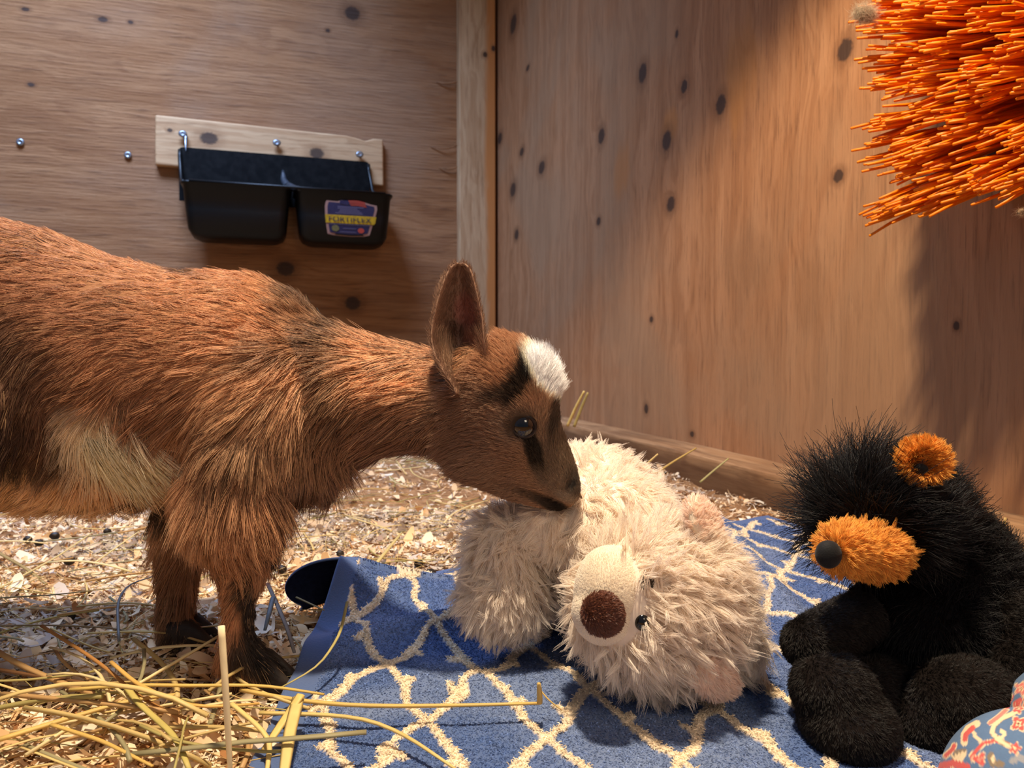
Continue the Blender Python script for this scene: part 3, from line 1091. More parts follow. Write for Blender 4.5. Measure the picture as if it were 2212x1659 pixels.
lens = np.array([
    (0, 500, 7), (0, 700, 8), (200, 700, 8), (200, 560, 7), (400, 600, 7), (400, 700, 9), (100, 800, 10), (-60, 850, 13), (60, 950, 15), (300, 600, 7.5), (300, 750, 10), (200, 860, 13), (250, 960, 26), (150, 1075, 20), (350, 1030, 22), (480, 620, 7.5), (600, 640, 8), (450, 800, 13), (560, 760, 15),
    (700, 690, 11), (650, 650, 8), (740, 800, 20), (690, 780, 20), (640, 900, 22), (700, 1000, 26), (560, 900, 18), (480, 1000, 22), (420, 1080, 22), (560, 1100, 24), (500, 1180, 20), (590, 1170, 16), (430, 1200, 16),
    (500, 1260, 13), (480, 1330, 13), (540, 1330, 5), (470, 1400, 14), (560, 1420, 10), (390, 1250, 17), (380, 1330, 13), (850, 760, 15), (850, 850, 18), (850, 950, 18), (930, 960, 13), (930, 800, 11),
    (1000, 900, 6), (1060, 1000, 5), (1000, 1000, 8), (1080, 790, 6.5), (1100, 900, 3.6), (1150, 960, 3), (1200, 1000, 2.6), (1230, 1050, 1.5), (1190, 1090, 1.5), (1100, 1050, 4), (1190, 800, 10), (1220, 840, 10), (1205, 890, 4), (1150, 750, 7), (1160, 850, 4.5), (-150, 1250, 8)])
def hlen(P):
    x, y = coat_px(P)
    q = ((x[:, None] - lens[None, :, 0]) ** 2 + (y[:, None] - lens[None, :, 1]) ** 2 + 200.0) ** -1.6
    q /= q.sum(1, keepdims=True)
    return (q * lens[None, :, 2]).sum(1) * 1e-3

def is_head(P):
    x, y = coat_px(P)
    return (((x - HA[0]) * HX[0] + (y - HA[1]) * HX[1]) > -10) & (x > 960)

eye_h, eye_n = cast(bv, 1131, 921)
def no_eye(P):
    e2 = eye_h.copy(); e2[1] = 2 * DH - e2[1]
    d = np.minimum(np.linalg.norm(P - eye_h, axis=1), np.linalg.norm(P - e2, axis=1))
    return d > 0.0078

# body hair
def w_body(c_, n_):
    x, y = coat_px(c_)
    near = np.where(n_[:, 1] > 0.35, 0.30, 1.0)
    off = np.where(x < -60, 0.25, 1.0)
    return near * off * np.where(is_head(c_), 0.02, 1.0) * np.where(c_[:, 2] < 0.004, 0.0, 1.0)
P, N, _, _ = sample(gm, 150000, w_body)
ok = no_eye(P) & ~((to_px(P)[0] > 1195) & (to_px(P)[1] > 1030))
P, N = P[ok], N[ok]
L_ = hlen(P)
D_ = flow(P) + 0.32 * vnoise3(P, 45, 11) + 0.22 * vnoise3(P, 130, 21)
C_ = coat(P)
n = len(P)
x, y = coat_px(P)
shag = smooth(0.012, 0.022, L_)
C_ = C_ * np.exp(rng.normal(0, 0.20, (n, 1)))
blk = rng.random(n) < 0.14 * smooth(450, 700, x) + 0.05 + 0.20 * smooth(0.45, 0.75, vnoise(P, 30, 33))
C_[blk] *= 0.30
pale = rng.random(n) < 0.06
C_[pale] = C_[pale] * 0.5 + lin(232, 190, 140) * 0.5
hp = grow(P, N, D_, L_, 0.08 + 0.14 * shag, k=6, bend=0.4, rand=0.10, clump_n=16000, clump=0.40, droop=0.12, lockrand=0.11)
hair('fur', hp, np.where(L_ > 0.012, 0.00018, 0.00014), C_, m_fur, gbody)
# head hair: short and dense
P, N, _, _ = sample(gm, 52000, lambda c_, n_: is_head(c_) * np.where(n_[:, 1] > 0.35, 0.25, 1.0))
ok = no_eye(P)
P, N = P[ok], N[ok]
L_ = hlen(P)
x, y = coat_px(P)
ok = ~((x > 1165) & (y > 1080) & (rng.random(len(P)) < 0.7)) & ~(((x - 1238) ** 2 + (y - 1046) ** 2) < 90)
P, N, L_ = P[ok], N[ok], L_[ok]
C_ = coat(P) * np.exp(rng.normal(0, 0.16, (len(P), 1)))
hp = grow(P, N, flow(P) + 0.18 * vnoise3(P, 90, 41), L_, np.where(L_ > 0.0075, 0.75, 0.35), k=5, bend=0.3, rand=0.14, clump_n=9000, clump=0.3, lockrand=0.10)
hair('fur', hp, np.where(L_ > 0.0075, 0.00013, 0.00011), C_, m_fur, gbody)

# eyes
m_eye = mat('goat_eye', rough=0.03, attr='Col', spec=0.7)
m_lid = mat('eyelid_skin', lin4(34, 26, 24), 0.45, varied=(400, lin4(58, 44, 38)))
for side in (0, 1):
    b = MB()
    h = eye_h.copy(); nn = eye_n.copy()
    if side:
        h[1] = 2 * DH - h[1]; nn[1] = -nn[1]
    nn = nrm(nn * np.array([0.5, 1, 0.5]))
    c_ = h - nn * 0.0056
    b.ellipsoid(c_, (.0086, .0086, .0086), nu=40, nv=28)
    em = b.mesh('eye')
    E = coords(em) - c_
    q = E @ nn
    z_ = E @ nrm(np.cross(nn, np.cross(np.array([0.25, 0, 1.0]), nn)))
    x_ = E @ nrm(np.cross(np.array([0.25, 0, 1.0]), nn))
    r_ = np.sqrt(x_ ** 2 + z_ ** 2)
    Cc = np.tile(lin(20, 15, 14), (len(E), 1))
    iris = smooth(.0067, .0058, r_) * (q > 0)
    Cc = Cc * (1 - iris[:, None]) + (lin(40, 34, 34) * (0.6 + 0.6 * smooth(.002, .006, r_))[:, None]) * iris[:, None]
    pup = smooth(1.15, 0.85, np.sqrt((x_ / .0042) ** 2 + (z_ / .0019) ** 2)) * (q > 0)
    Cc = Cc * (1 - pup[:, None]) + lin(6, 6, 8) * pup[:, None]
    set_col(em, Cc)
    eo = link('eye', em, m_eye, goat)
    # lids
    lb = MB()
    t = np.linspace(0, 2 * math.pi, 33)
    ax1 = nrm(np.cross(np.array([0.28, 0, 1.0]), nn)) * (1 if side == 0 else -1)
    ax2 = nrm(np.cross(nn, ax1))
    pth = np.array([c_ + nn * 0.0057 + ax1 * 0.0070 * math.cos(a) + ax2 * (0.0062 * math.sin(a)) for a in t])
    lb.tube(pth, 0.0011, 8, cap=False)
    link('eyelid', lb.mesh('eyelid'), m_lid, eo)

# ears
m_earskin = mat('ear_skin', rough=0.7, attr='Col', spec=0.15, transl=0.03)
def make_ear(d, mirror=False, dxpx=0):
    vv = np.array([0.0, 0.08, 0.16, 0.28, 0.42, 0.56, 0.70, 0.82, 0.91, 0.97, 1.0])
    yy = 850 - vv * 286
    lx = np.interp(yy, [564, 572, 592, 625, 660, 700, 740, 775, 800, 830, 850], [988, 974, 962, 950, 941, 932, 930, 942, 958, 982, 990])
    rx = np.interp(yy, [564, 572, 592, 625, 660, 700, 740, 775, 800, 830, 850], [996, 1010, 1021, 1028, 1037, 1045, 1048, 1050, 1048, 1040, 1032])
    nu = 17
    us = np.linspace(-1, 1, nu)
    # smooth resampling along the ear
    vs = np.linspace(0, 1, 34)
    lxs = np.interp(vs, vv, lx); rxs = np.interp(vs, vv, rx); yys = 850 - vs * 286
    Vt = []
    for j, v in enumerate(vs):
        cupd = 0.017 * math.sin(min(1, (1 - v) * 1.15 + 0.05) * math.pi * 0.62) + 0.002
        for u in us:
            f = (u + 1) / 2
            px = lxs[j] * (1 - f) + rxs[j] * f + dxpx
            # deep channel towards the base, rolled edges
            prof = (1 - abs(u) ** 2.2)
            if v < 0.35: prof = (1 - abs(u - 0.25 * (0.35 - v) / 0.35) ** 1.6) * 1.15
            dd = d + (cupd * prof - 0.008 * abs(u) ** 4 * (1 - v) ** 0.7) + 0.006 * v
            if mirror:
                Q = PX(px, yys[j], d)
                Q = Q + np.array([0, -(dd - d), 0])
            else:
                Q = PX(px, yys[j], d) + np.array([0, dd - d, 0])
            Vt.append(Q)
    Fq = []
    for j in range(len(vs) - 1):
        for i in range(nu - 1):
            a = j * nu + i
            Fq.append((a, a + 1, a + nu + 1, a + nu))
    me = make_mesh('ear', Vt, Fq)
    # front face index: remember inner side for colours
    me2 = apply_mods(me, [('SOLIDIFY', dict(thickness=0.0016, offset=0.0)), ('SUBSURF', dict(levels=1))])
    return me2
def ear_col(P, Nn, d, inner_sign):
    x, y = coat_px(P)
    inner = smooth(0.1, 0.5, -Nn[:, 1] * inner_sign)
    C = np.tile(lin(140, 110, 88), (len(P), 1))
    Ci = np.tile(lin(146, 114, 94), (len(P), 1))
    def blob(px, py, rx, ry, rot, colr, amt, edge):
        nonlocal Ci
        c_, s_ = math.cos(math.radians(rot)), math.sin(math.radians(rot))
        dx, dy = x - px, y - py
        q = np.sqrt(((dx * c_ + dy * s_) / rx) ** 2 + ((-dx * s_ + dy * c_) / ry) ** 2)
        w_ = ((1 - smooth(1 - edge, 1 + edge, q)) * amt)[:, None]
        Ci = Ci * (1 - w_) + np.asarray(colr) * w_
    blob(1008, 680, 26, 44, -8, lin(166, 112, 98), 0.95, 0.4)
    blob(1016, 760, 24, 40, -4, lin(190, 140, 122), 0.7, 0.5)
    blob(982, 715, 20, 24, 0, lin(96, 70, 58), 0.8, 0.5)
    blob(968, 765, 16, 50, -25, lin(210, 182, 152), 0.8, 0.5)
    blob(1000, 800, 6, 40, 2, lin(16, 12, 11), 0.95, 0.4)
    return C * (1 - inner[:, None]) + Ci * inner[:, None]
for side in (0, 1):
    d = 0.432 if side == 0 else 0.494
    em = make_ear(d, mirror=bool(side), dxpx=0)
    if side:
        # lies behind the near ear: same height above the poll, tipped a little back
        E = coords(em)
        base = PX(1010, 850, d)
        base2 = PX(1010, 850, 0.432).copy(); base2[1] = 2 * DH - base2[1]
        E = (E - base) * (0.432 / d)
        ca, sa = math.cos(math.radians(9)), math.sin(math.radians(9))
        E = np.stack([E[:, 0] * ca - E[:, 2] * sa, E[:, 1], E[:, 0] * sa + E[:, 2] * ca], 1)
        set_coords(em, E + base2)
    sg = 1 if side == 0 else -1
    E = coords(em); Nn = normals(em)
    set_col(em, ear_col(E, Nn, d, sg))
    eo = link('ear', em, m_earskin, goat)
    P, N, _, _ = sample(em, 9000 if side == 0 else 3000)
    C_ = ear_col(P, N, d, sg) * np.exp(rng.normal(0.05, 0.2, (len(P), 1)))
    x, y = coat_px(P)
    up = np.stack([np.zeros(len(P)), np.zeros(len(P)), np.ones(len(P))], 1)
    up[:, 0] = np.where(x < 990, -0.5, 0.4)
    inner = (-N[:, 1] * sg) > 0.25
    L_ = np.where(inner, 0.0028, 0.0038)
    L_ = np.where(inner & (y > 720), 0.007, L_)
    hp = grow(P, N, up, L_, 0.55, k=4, bend=0.3, rand=0.15)
    hair('fur', hp, 0.00010, C_, m_fur, eo)

# hooves
m_hoof = mat('hoof_horn', lin4(38, 32, 30), 0.5, varied=(120, lin4(62, 54, 46)), bump=(200, 0.3, 0.001))
def hoof(px, py, d, s=1.0, dx=0.0):
    for side in (-1, 1):
        c_ = PX(px, py, d)
        c_[1] += side * 0.0062
        c_[0] += dx
        b = MB()
        R = []
        for (z, xa, xb, w_) in ((0.001, -.013, .026, .0058), (0.006, -.0125, .024, .0062), (0.014, -.011, .016, .0058), (0.020, -.010, .009, .005)):
            t = np.linspace(0, 2 * math.pi, 14, endpoint=False)
            R.append(np.stack([c_[0] + s * ((xa + xb) / 2 + (xb - xa) / 2 * np.cos(t)), c_[1] + s * w_ * np.sin(t) * (1 - 0.35 * np.cos(t)), z * s + 0 * t], 1))
        b.rings(R)
        link('hoof', b.mesh('hoof'), m_hoof, goat)
hoof(552, 1460, .452)
hoof(396, 1390, .518)
hoof(-105, 1460, .452)
hoof(-140, 1390, .518)

# ---------------------------------------------------------------- cream plush bear
def ell(b, px, py, d, r, rot=None, nu=28, nv=18):
    b.ellipsoid(PX(px, py, d), r, rot, nu, nv)

def rotz(a):
    a = math.radians(a)
    return np.array([[math.cos(a), -math.sin(a), 0], [math.sin(a), math.cos(a), 0], [0, 0, 1]])
def roty(a):
    a = math.radians(a)
    return np.array([[math.cos(a), 0, math.sin(a)], [0, 1, 0], [-math.sin(a), 0, math.cos(a)]])
def rotx(a):
    a = math.radians(a)
    return np.array([[1, 0, 0], [0, math.cos(a), -math.sin(a)], [0, math.sin(a), math.cos(a)]])

CREAM = lin(252, 242, 229)
m_plush = mat('cream_plush_backing', lin4(240, 224, 206), 0.9, spec=0.1, varied=(150, lin4(232, 212, 192)))
m_cfur = mat('cream_plush_hair', rough=0.45, attr='Col', spec=0.25, transl=0.45)
bear = thing('plush_bear', 'shaggy cream plush bear lying face down on the blue towel, brown nose towards the front', 'plush toy', (PX(1420, 1300, .43)[0], .43, .004))

def part(name, material, parent, builder, voxel=0.002, it=8):
    b = MB()
    builder(b)
    me = remesh(b.mesh(name), voxel, it, 0.5) if voxel else b.mesh(name)
    me.name = name
    V_ = coords(me)
    V_[:, 2] = np.maximum(V_[:, 2], 0.004)
    set_coords(me, V_)
    return me, link(name, me, material, parent)

def b_head(b):
    ell(b, 1432, 1300, .425, (.046, .042, .047))
    ell(b, 1380, 1300, .405, (.036, .030, .036))
def b_body(b):
    ell(b, 1268, 1150, .535, (.060, .074, .062))
    ell(b, 1330, 1180, .485, (.045, .045, .048))
    ell(b, 1170, 1150, .480, (.028, .026, .024), rotz(20))
def b_leg(b):
    ell(b, 1092, 1225, .478, (.024, .028, .038))
    ell(b, 1088, 1285, .468, (.025, .026, .025))
def b_paw(b):
    ell(b, 1590, 1405, .440, (.017, .018, .020))
def b_arm(b):
    ell(b, 1420, 1500, .440, (.034, .024, .018))
head_me, head_o = part('head', m_plush, bear, b_head)
body_me, body_o = part('body', m_plush, bear, b_body)
leg_me, leg_o = part('leg', m_plush, bear, b_leg)
paw_me, paw_o = part('leg', m_plush, bear, b_paw)
arm_me, arm_o = part('arm', m_plush, bear, b_arm)
muz_c = PX(1316, 1284, .392)

def tufted(name, me, parent, n, L, center, clumps, col, sd, r=0.00016, spread=0.8, wf=None, lift=0.6, material=None, down=0.2, lock=0.55):
    P, N, _, _ = sample(me, n, (lambda c_, n_: np.where(n_[:, 1] > 0.45, 0.35, 1.0) * np.where(c_[:, 2] < 0.006, 0.05, 1.0) * (wf(c_) if wf else 1.0)))
    D_ = nrm(P - center) + np.array([0, 0, -down]) + spread * vnoise3(P, 70, sd)
    C_ = col * np.exp(rng.normal(0, 0.06, (len(P), 1)))
    L_ = L * (0.75 + 0.5 * vnoise(P, 60, sd + 2))
    hp = grow(P, N, D_, L_, lift, k=6, bend=0.7, rand=0.16, clump_n=clumps, clump=0.62, droop=0.2, lockrand=lock)
    hp[..., 2] = np.maximum(hp[..., 2], 0.004)
    return hair(name, hp, r, C_, material or m_cfur, parent, tip=0.3)
def off_muzzle(c_):
    q = (c_ - muz_c) / np.array([.0188, .03, .0252])
    return (np.linalg.norm(q, axis=1) > 1.0) * 1.0
tufted('fur', head_me, head_o, 56000, 0.0130, muz_c, 4200, CREAM, 51, wf=off_muzzle)
tufted('fur', body_me, body_o, 46000, 0.0105, PX(1250, 1040, .47), 3600, CREAM, 61, lift=0.7, lock=0.5)
tufted('fur', leg_me, leg_o, 24000, 0.0115, PX(1110, 1130, .46), 2000, CREAM, 71)
tufted('fur', paw_me, paw_o, 2600, 0.010, PX(1580, 1350, .44), 300, CREAM, 73)
tufted('fur', arm_me, arm_o, 7000, 0.0125, PX(1420, 1440, .42), 500, CREAM, 75)

# muzzle of short velour, brown plush nose, bead eyes, two ears
def b_muz(b):
    b.ellipsoid(muz_c, (.0185, .0185, .0255), rotz(-18), 32, 22)
    b.ellipsoid(PX(1304, 1320, .388), (.0165, .0165, .0170), None, 28, 18)
m_velour = mat('cream_velour', lin4(240, 228, 206), 0.85, spec=0.1, sheen=0.3, varied=(90, lin4(230, 214, 190)), bump=(2600, 0.3, 0.0003))
muz_me, muz_o = part('muzzle', m_velour, bear, b_muz, 0.0012, 6)
P, N, _, _ = sample(muz_me, 22000, lambda c_, n_: np.where(n_[:, 1] > 0.3, 0.05, 1.0))
hp = grow(P, N, P - PX(1290, 1330, .37), 0.0009, 0.9, k=3, rand=0.2)
hair('pile', hp, 0.00010, lin(255, 248, 236) * np.exp(rng.normal(0, 0.05, (len(P), 1))), m_cfur, muz_o)
mbv = bvh_of(muz_me)
nh, nn = cast(mbv, 1302, 1327)
m_nose = mat('brown_plush', lin4(84, 50, 38), 0.8, spec=0.15, varied=(120, lin4(70, 40, 30)))
def b_nose(b):
    b.ellipsoid(nh - nn * 0.001, (.0108, .0060, .0112), rotz(-15))
nose_me, nose_o = part('nose', m_nose, bear, b_nose, None)
P, N, _, _ = sample(nose_me, 9000, lambda c_, n_: np.where(n_[:, 1] > 0.2, 0.05, 1.0))
hp = grow(P, N, P - (nh + np.array([-.0095, 0, .001])), 0.0017, 0.30, k=4, rand=0.10, clump_n=1500, clump=0.3)
hair('pile', hp, 0.00012, lin(112, 68, 50) * np.exp(rng.normal(0, 0.18, (len(P), 1))), mat('brown_plush_hair', rough=0.35, attr='Col', spec=0.5), nose_o)
hbv = bvh_of(head_me)
m_bead = mat('black_bead', lin4(12, 12, 14), 0.08, spec=0.6, varied=(50, lin4(18, 18, 20)))
for (px, py) in ((1397, 1258), (1388, 1346)):
    h, nn = cast(hbv, px, py)
    b = MB()
    b.ellipsoid(h - nn * 0.0022, (.0044, .0044, .0048))
    link('eye', b.mesh('eye'), m_bead, bear)
def b_ear1(b):
    h, nn = cast(hbv, 1508, 1150)
    b.ellipsoid(h + nn * 0.0045 + np.array([.002, 0, .001]), (.0200, .0050, .0140), rotz(38) @ roty(40) @ rotx(-25))
def b_ear2(b):
    h, nn = cast(hbv, 1530, 1440)
    b.ellipsoid(h + nn * 0.003 + np.array([.002, 0, -.004]), (.0190, .0050, .0105), rotz(30) @ roty(35) @ rotx(15))
for fn, ce, sd in ((b_ear1, PX(1500, 1190, .38), 81), (b_ear2, PX(1490, 1420, .38), 83)):
    me, o = part('ear', m_velour, bear, fn, 0.0013, 4)
    P, N, _, _ = sample(me, 6000)
    hp = grow(P, N, P - ce, 0.0036, 0.5, k=4, rand=0.2, clump_n=500, clump=0.5)
    hair('fur', hp, 0.00014, lin(252, 232, 216) * np.exp(rng.normal(0, 0.06, (len(P), 1))), m_cfur, o)

# ---------------------------------------------------------------- black plush bear
BLK = lin(15, 14, 16)
m_bplush = mat('black_plush_backing', lin4(14, 13, 15), 0.9, spec=0.1, varied=(150, lin4(20, 18, 20)))
m_bhair = mat('black_yarn_hair', rough=0.45, attr='Col', spec=0.22)
m_pplush = mat('dark_brown_plush', lin4(22, 18, 17), 0.9, spec=0.05, varied=(120, lin4(27, 22, 20)))
bb = thing('plush_bear', 'black plush bear with amber muzzle sitting upright beside the floral fabric', 'plush toy', (PX(1990, 1550, .42)[0], .42, .004))
def k_head(b):
    ell(b, 1905, 1105, .435, (.041, .040, .034))
    ell(b, 1960, 1120, .445, (.036, .036, .034))
def k_body(b):
    ell(b, 2020, 1360, .440, (.052, .046, .042))
    ell(b, 2035, 1250, .450, (.044, .042, .046))
    ell(b, 1985, 1180, .445, (.032, .034, .032))
    ell(b, 2110, 1420, .450, (.046, .044, .036))
def k_arm(b):
    b.tube([PX(1870, 1330, .425), PX(1800, 1365, .410), PX(1752, 1388, .400)], [.015, .0155, .0145], 18)
    ell(b, 1752, 1390, .400, (.0155, .0155, .0145))
def k_arm2(b):
    b.tube([PX(2160, 1300, .42), PX(2200, 1400, .40), PX(2195, 1470, .385)], [.016, .016, .015], 18)
    ell(b, 2195, 1480, .385, (.016, .016, .015))
def k_foot(b):
    ell(b, 1800, 1490, .382, (.0215, .024, .0190))
    ell(b, 1830, 1560, .376, (.0235, .030, .0185))
    b.tube([PX(1830, 1540, .385), PX(1930, 1480, .42)], [.018, .020], 16)
def k_foot2(b):
    ell(b, 2080, 1505, .380, (.0270, .026, .0190), roty(-12))
    ell(b, 2010, 1560, .384, (.020, .026, .0165))
    b.tube([PX(2070, 1520, .385), PX(2080, 1450, .43)], [.019, .020], 16)
kh_me, kh_o = part('head', m_bplush, bb, k_head)
kb_me, kb_o = part('body', m_bplush, bb, k_body)
limbs = [part(nm, m_pplush, bb, fn) for nm, fn in (('arm', k_arm), ('arm', k_arm2), ('leg', k_foot), ('leg', k_foot2))]
kmz_c = PX(1866, 1186, .398)

def eyelash(me, parent, n, L, center, sd, r=0.00016, wf=None, lift=1.1):
    P, N, _, _ = sample(me, n, (lambda c_, n_: np.where(n_[:, 1] > 0.5, 0.4, 1.0) * (wf(c_) if wf else 1.0)))
    D_ = nrm(P - center) + 0.7 * vnoise3(P, 50, sd)
    xx_ = to_px(P)[0]
    Lx = L * (1 - 0.45 * smooth(1900, 2040, xx_))
    hp = grow(P, N, D_, Lx * (0.6 + 0.6 * rng.random(len(P))), lift, k=6, bend=0.5, rand=0.30, clump_n=n // 4, clump=0.25, droop=0.15, lockrand=0.3)
    hp[..., 2] = np.maximum(hp[..., 2], 0.004)
    hair('fur', hp, r, BLK * np.exp(rng.normal(0, 0.25, (len(P), 1))), m_bhair, parent, tip=0.55)
def off_kmz(c_):
    q = (c_ - kmz_c) / np.array([.0255, .03, .0190])
    return (np.linalg.norm(q, axis=1) > 1.0) * np.where((c_[:, 2] < kmz_c[2] - 0.006) & (c_[:, 1] < 0.43), 0.25, 1.0) * np.where(np.linalg.norm(c_ - PX(1994, 1000, .410), axis=1) < .022, 0.05, 1.0)
eyelash(kh_me, kh_o, 5200, 0.0250, kmz_c, 91, wf=off_kmz)
def back_only(c_):
    x, y = to_px(c_)[:2]
    return 0.03 + 0.97 * smooth(2000, 2110, x)
eyelash(kb_me, kb_o, 6000, 0.0165, PX(2000, 1300, .40), 93, wf=back_only)
# plain short pile on chest and limbs
P, N, _, _ = sample(kb_me, 22000, lambda c_, n_: np.where(n_[:, 1] > 0.3, 0.2, 1.0))
hp = grow(P, N, np.array([0, 0, -1.0]) + 0.4 * vnoise3(P, 60, 95), 0.0050, 0.7, k=4, rand=0.25)
hair('pile', hp, 0.00016, lin(10, 9, 11) * np.exp(rng.normal(0, 0.2, (len(P), 1))), m_bhair, kb_o)
P, N, _, _ = sample(kh_me, 12000, lambda c_, n_: np.where(n_[:, 1] > 0.3, 0.2, 1.0) * off_kmz(c_))
hp = grow(P, N, P - kmz_c, 0.0055, 0.7, k=4, rand=0.25)
hair('pile', hp, 0.00016, lin(10, 9, 11) * np.exp(rng.normal(0, 0.2, (len(P), 1))), m_bhair, kh_o)
for (me, o) in limbs:
    P, N, _, _ = sample(me, 22000, lambda c_, n_: np.where(n_[:, 1] > 0.3, 0.2, 1.0))
    hp = grow(P, N, np.array([0.6, 0, -0.8]) + 0.4 * vnoise3(P, 60, 97), 0.0020, 0.6, k=4, rand=0.14, clump_n=6000, clump=0.15)
    hp[..., 2] = np.maximum(hp[..., 2], 0.003)
    hair('pile', hp, 0.00012, lin(26, 22, 20) * np.exp(rng.normal(0, 0.22, (len(P), 1))), m_bhair, o)
# amber muzzle, black nose, amber ears
AMB = lin(238, 172, 78)
m_amb = mat('amber_plush', lin4(206, 130, 48), 0.9, spec=0.1, varied=(120, lin4(190, 114, 40)))
m_ahair = mat('amber_plush_hair', rough=0.5, attr='Col', spec=0.25, transl=0.2)
def k_muz(b):
    b.ellipsoid(PX(1880, 1188, .402), (.0208, .0190, .0146), rotz(10) @ roty(6))
    b.ellipsoid(PX(1825, 1184, .388), (.0140, .0142, .0132))
kmz_me, kmz_o = part('muzzle', m_amb, bb, k_muz, 0.0014, 6)
P, N, _, _ = sample(kmz_me, 16000, lambda c_, n_: np.where(n_[:, 1] > 0.3, 0.1, 1.0))
hp = grow(P, N, P - PX(1790, 1190, .37) + 0.003 * vnoise3(P, 150, 99), 0.0050, 0.45, k=4, rand=0.14, clump_n=1300, clump=0.5)
hair('pile', hp, 0.00016, AMB * np.exp(rng.normal(0, 0.14, (len(P), 1))), m_ahair, kmz_o)
kbv = bvh_of(kmz_me)
h, nn = cast(kbv, 1797, 1195)
m_bnose = mat('black_velvet', lin4(16, 17, 19), 0.7, spec=0.2, sheen=0.1, varied=(200, lin4(22, 23, 26)), bump=(1200, 0.4, 0.0004))
b = MB()
b.ellipsoid(h + nn * 0.0035, (.0066, .0056, .0072))
link('nose', b.mesh('nose'), m_bnose, bb)
for (px, py, d, ry) in ((1994, 994, .402, 12), (1835, 1050, .480, -10)):
    b = MB()
    n = 26
    R = []
    c_ = PX(px, py, d)
    M_ = rotz(-12) @ roty(ry)
    for (rad, y) in ((0.02, .0048), (0.6, .0046), (0.95, .0020), (1.0, -.0012), (0.92, -.0040), (0.75, -.0048), (0.5, -.0012), (0.25, .0010), (0.02, .0014)):
        t = np.linspace(0, 2 * math.pi, n, endpoint=False)
        q = np.stack([.0118 * rad * np.cos(t), y + 0 * t, .0108 * rad * np.sin(t) - (0.003 if rad < 0.6 and y < .003 else 0)], 1)
        R.append(q @ M_.T + c_)
    b.rings(R)
    me = b.mesh('ear')
    o = link('ear', me, m_amb, bb)
    ib = MB()
    ib.ellipsoid(c_ + M_ @ np.array([-.001, -.0034, -.0045]), (.0036, .0020, .0028), M_)
    link('inner_ear', ib.mesh('inner_ear'), m_bnose, o)
    P, N, _, _ = sample(me, 5000)
    hp = grow(P, N, P - c_ + np.array([0, 0, .003]), 0.0050, 0.6, k=4, rand=0.2, clump_n=450, clump=0.5)
    hair('pile', hp, 0.00016, AMB * np.exp(rng.normal(0, 0.16, (len(P), 1))), m_ahair, o)

# ---------------------------------------------------------------- towel
Wc, Hc = 0.065, 0.121
WV, HV, NODE = np.array([.0628, -.0170]), np.array([-.0070, .1210]), np.array([-.0167, .4380])
t_ = np.linspace(0, 1, 40)
def bez(p0, p1, p2, n=30):
    t = np.linspace(0, 1, n)[:, None]
    return (1 - t) ** 2 * np.array(p0) + 2 * t * (1 - t) * np.array(p1) + t ** 2 * np.array(p2)
seg1 = bez((0, .5), (.155, .405), (.240, .262))
jog = np.array([(.240, .262), (.262, .268), (.315, .305), (.268, .250), (.260, .238)])[1:]
seg2 = bez((.260, .238), (.345, .095), (.5, 0))
LAT = np.concatenate([seg1, jog, seg2]) * np.array([Wc, Hc])
def lattice(u, v):
    """distance in metres to the cream trellis line at cloth coordinates u, v"""
    a = (u / Wc) % 1.0
    b_ = (v / Hc) % 1.0
    a = np.abs(np.where(a > .5, a - 1, a))
    b_ = np.abs(np.where(b_ > .5, b_ - 1, b_))
    a = a * Wc
    b_ = b_ * Hc
    best = np.full(a.shape, 9.0)
    for i in range(len(LAT) - 1):
        p, q = LAT[i], LAT[i + 1]
        dx, dy = q - p
        t = np.clip(((a - p[0]) * dx + (b_ - p[1]) * dy) / max(dx * dx + dy * dy, 1e-12), 0, 1)
        best = np.minimum(best, np.hypot(a - p[0] - t * dx, b_ - p[1] - t * dy))
    return best

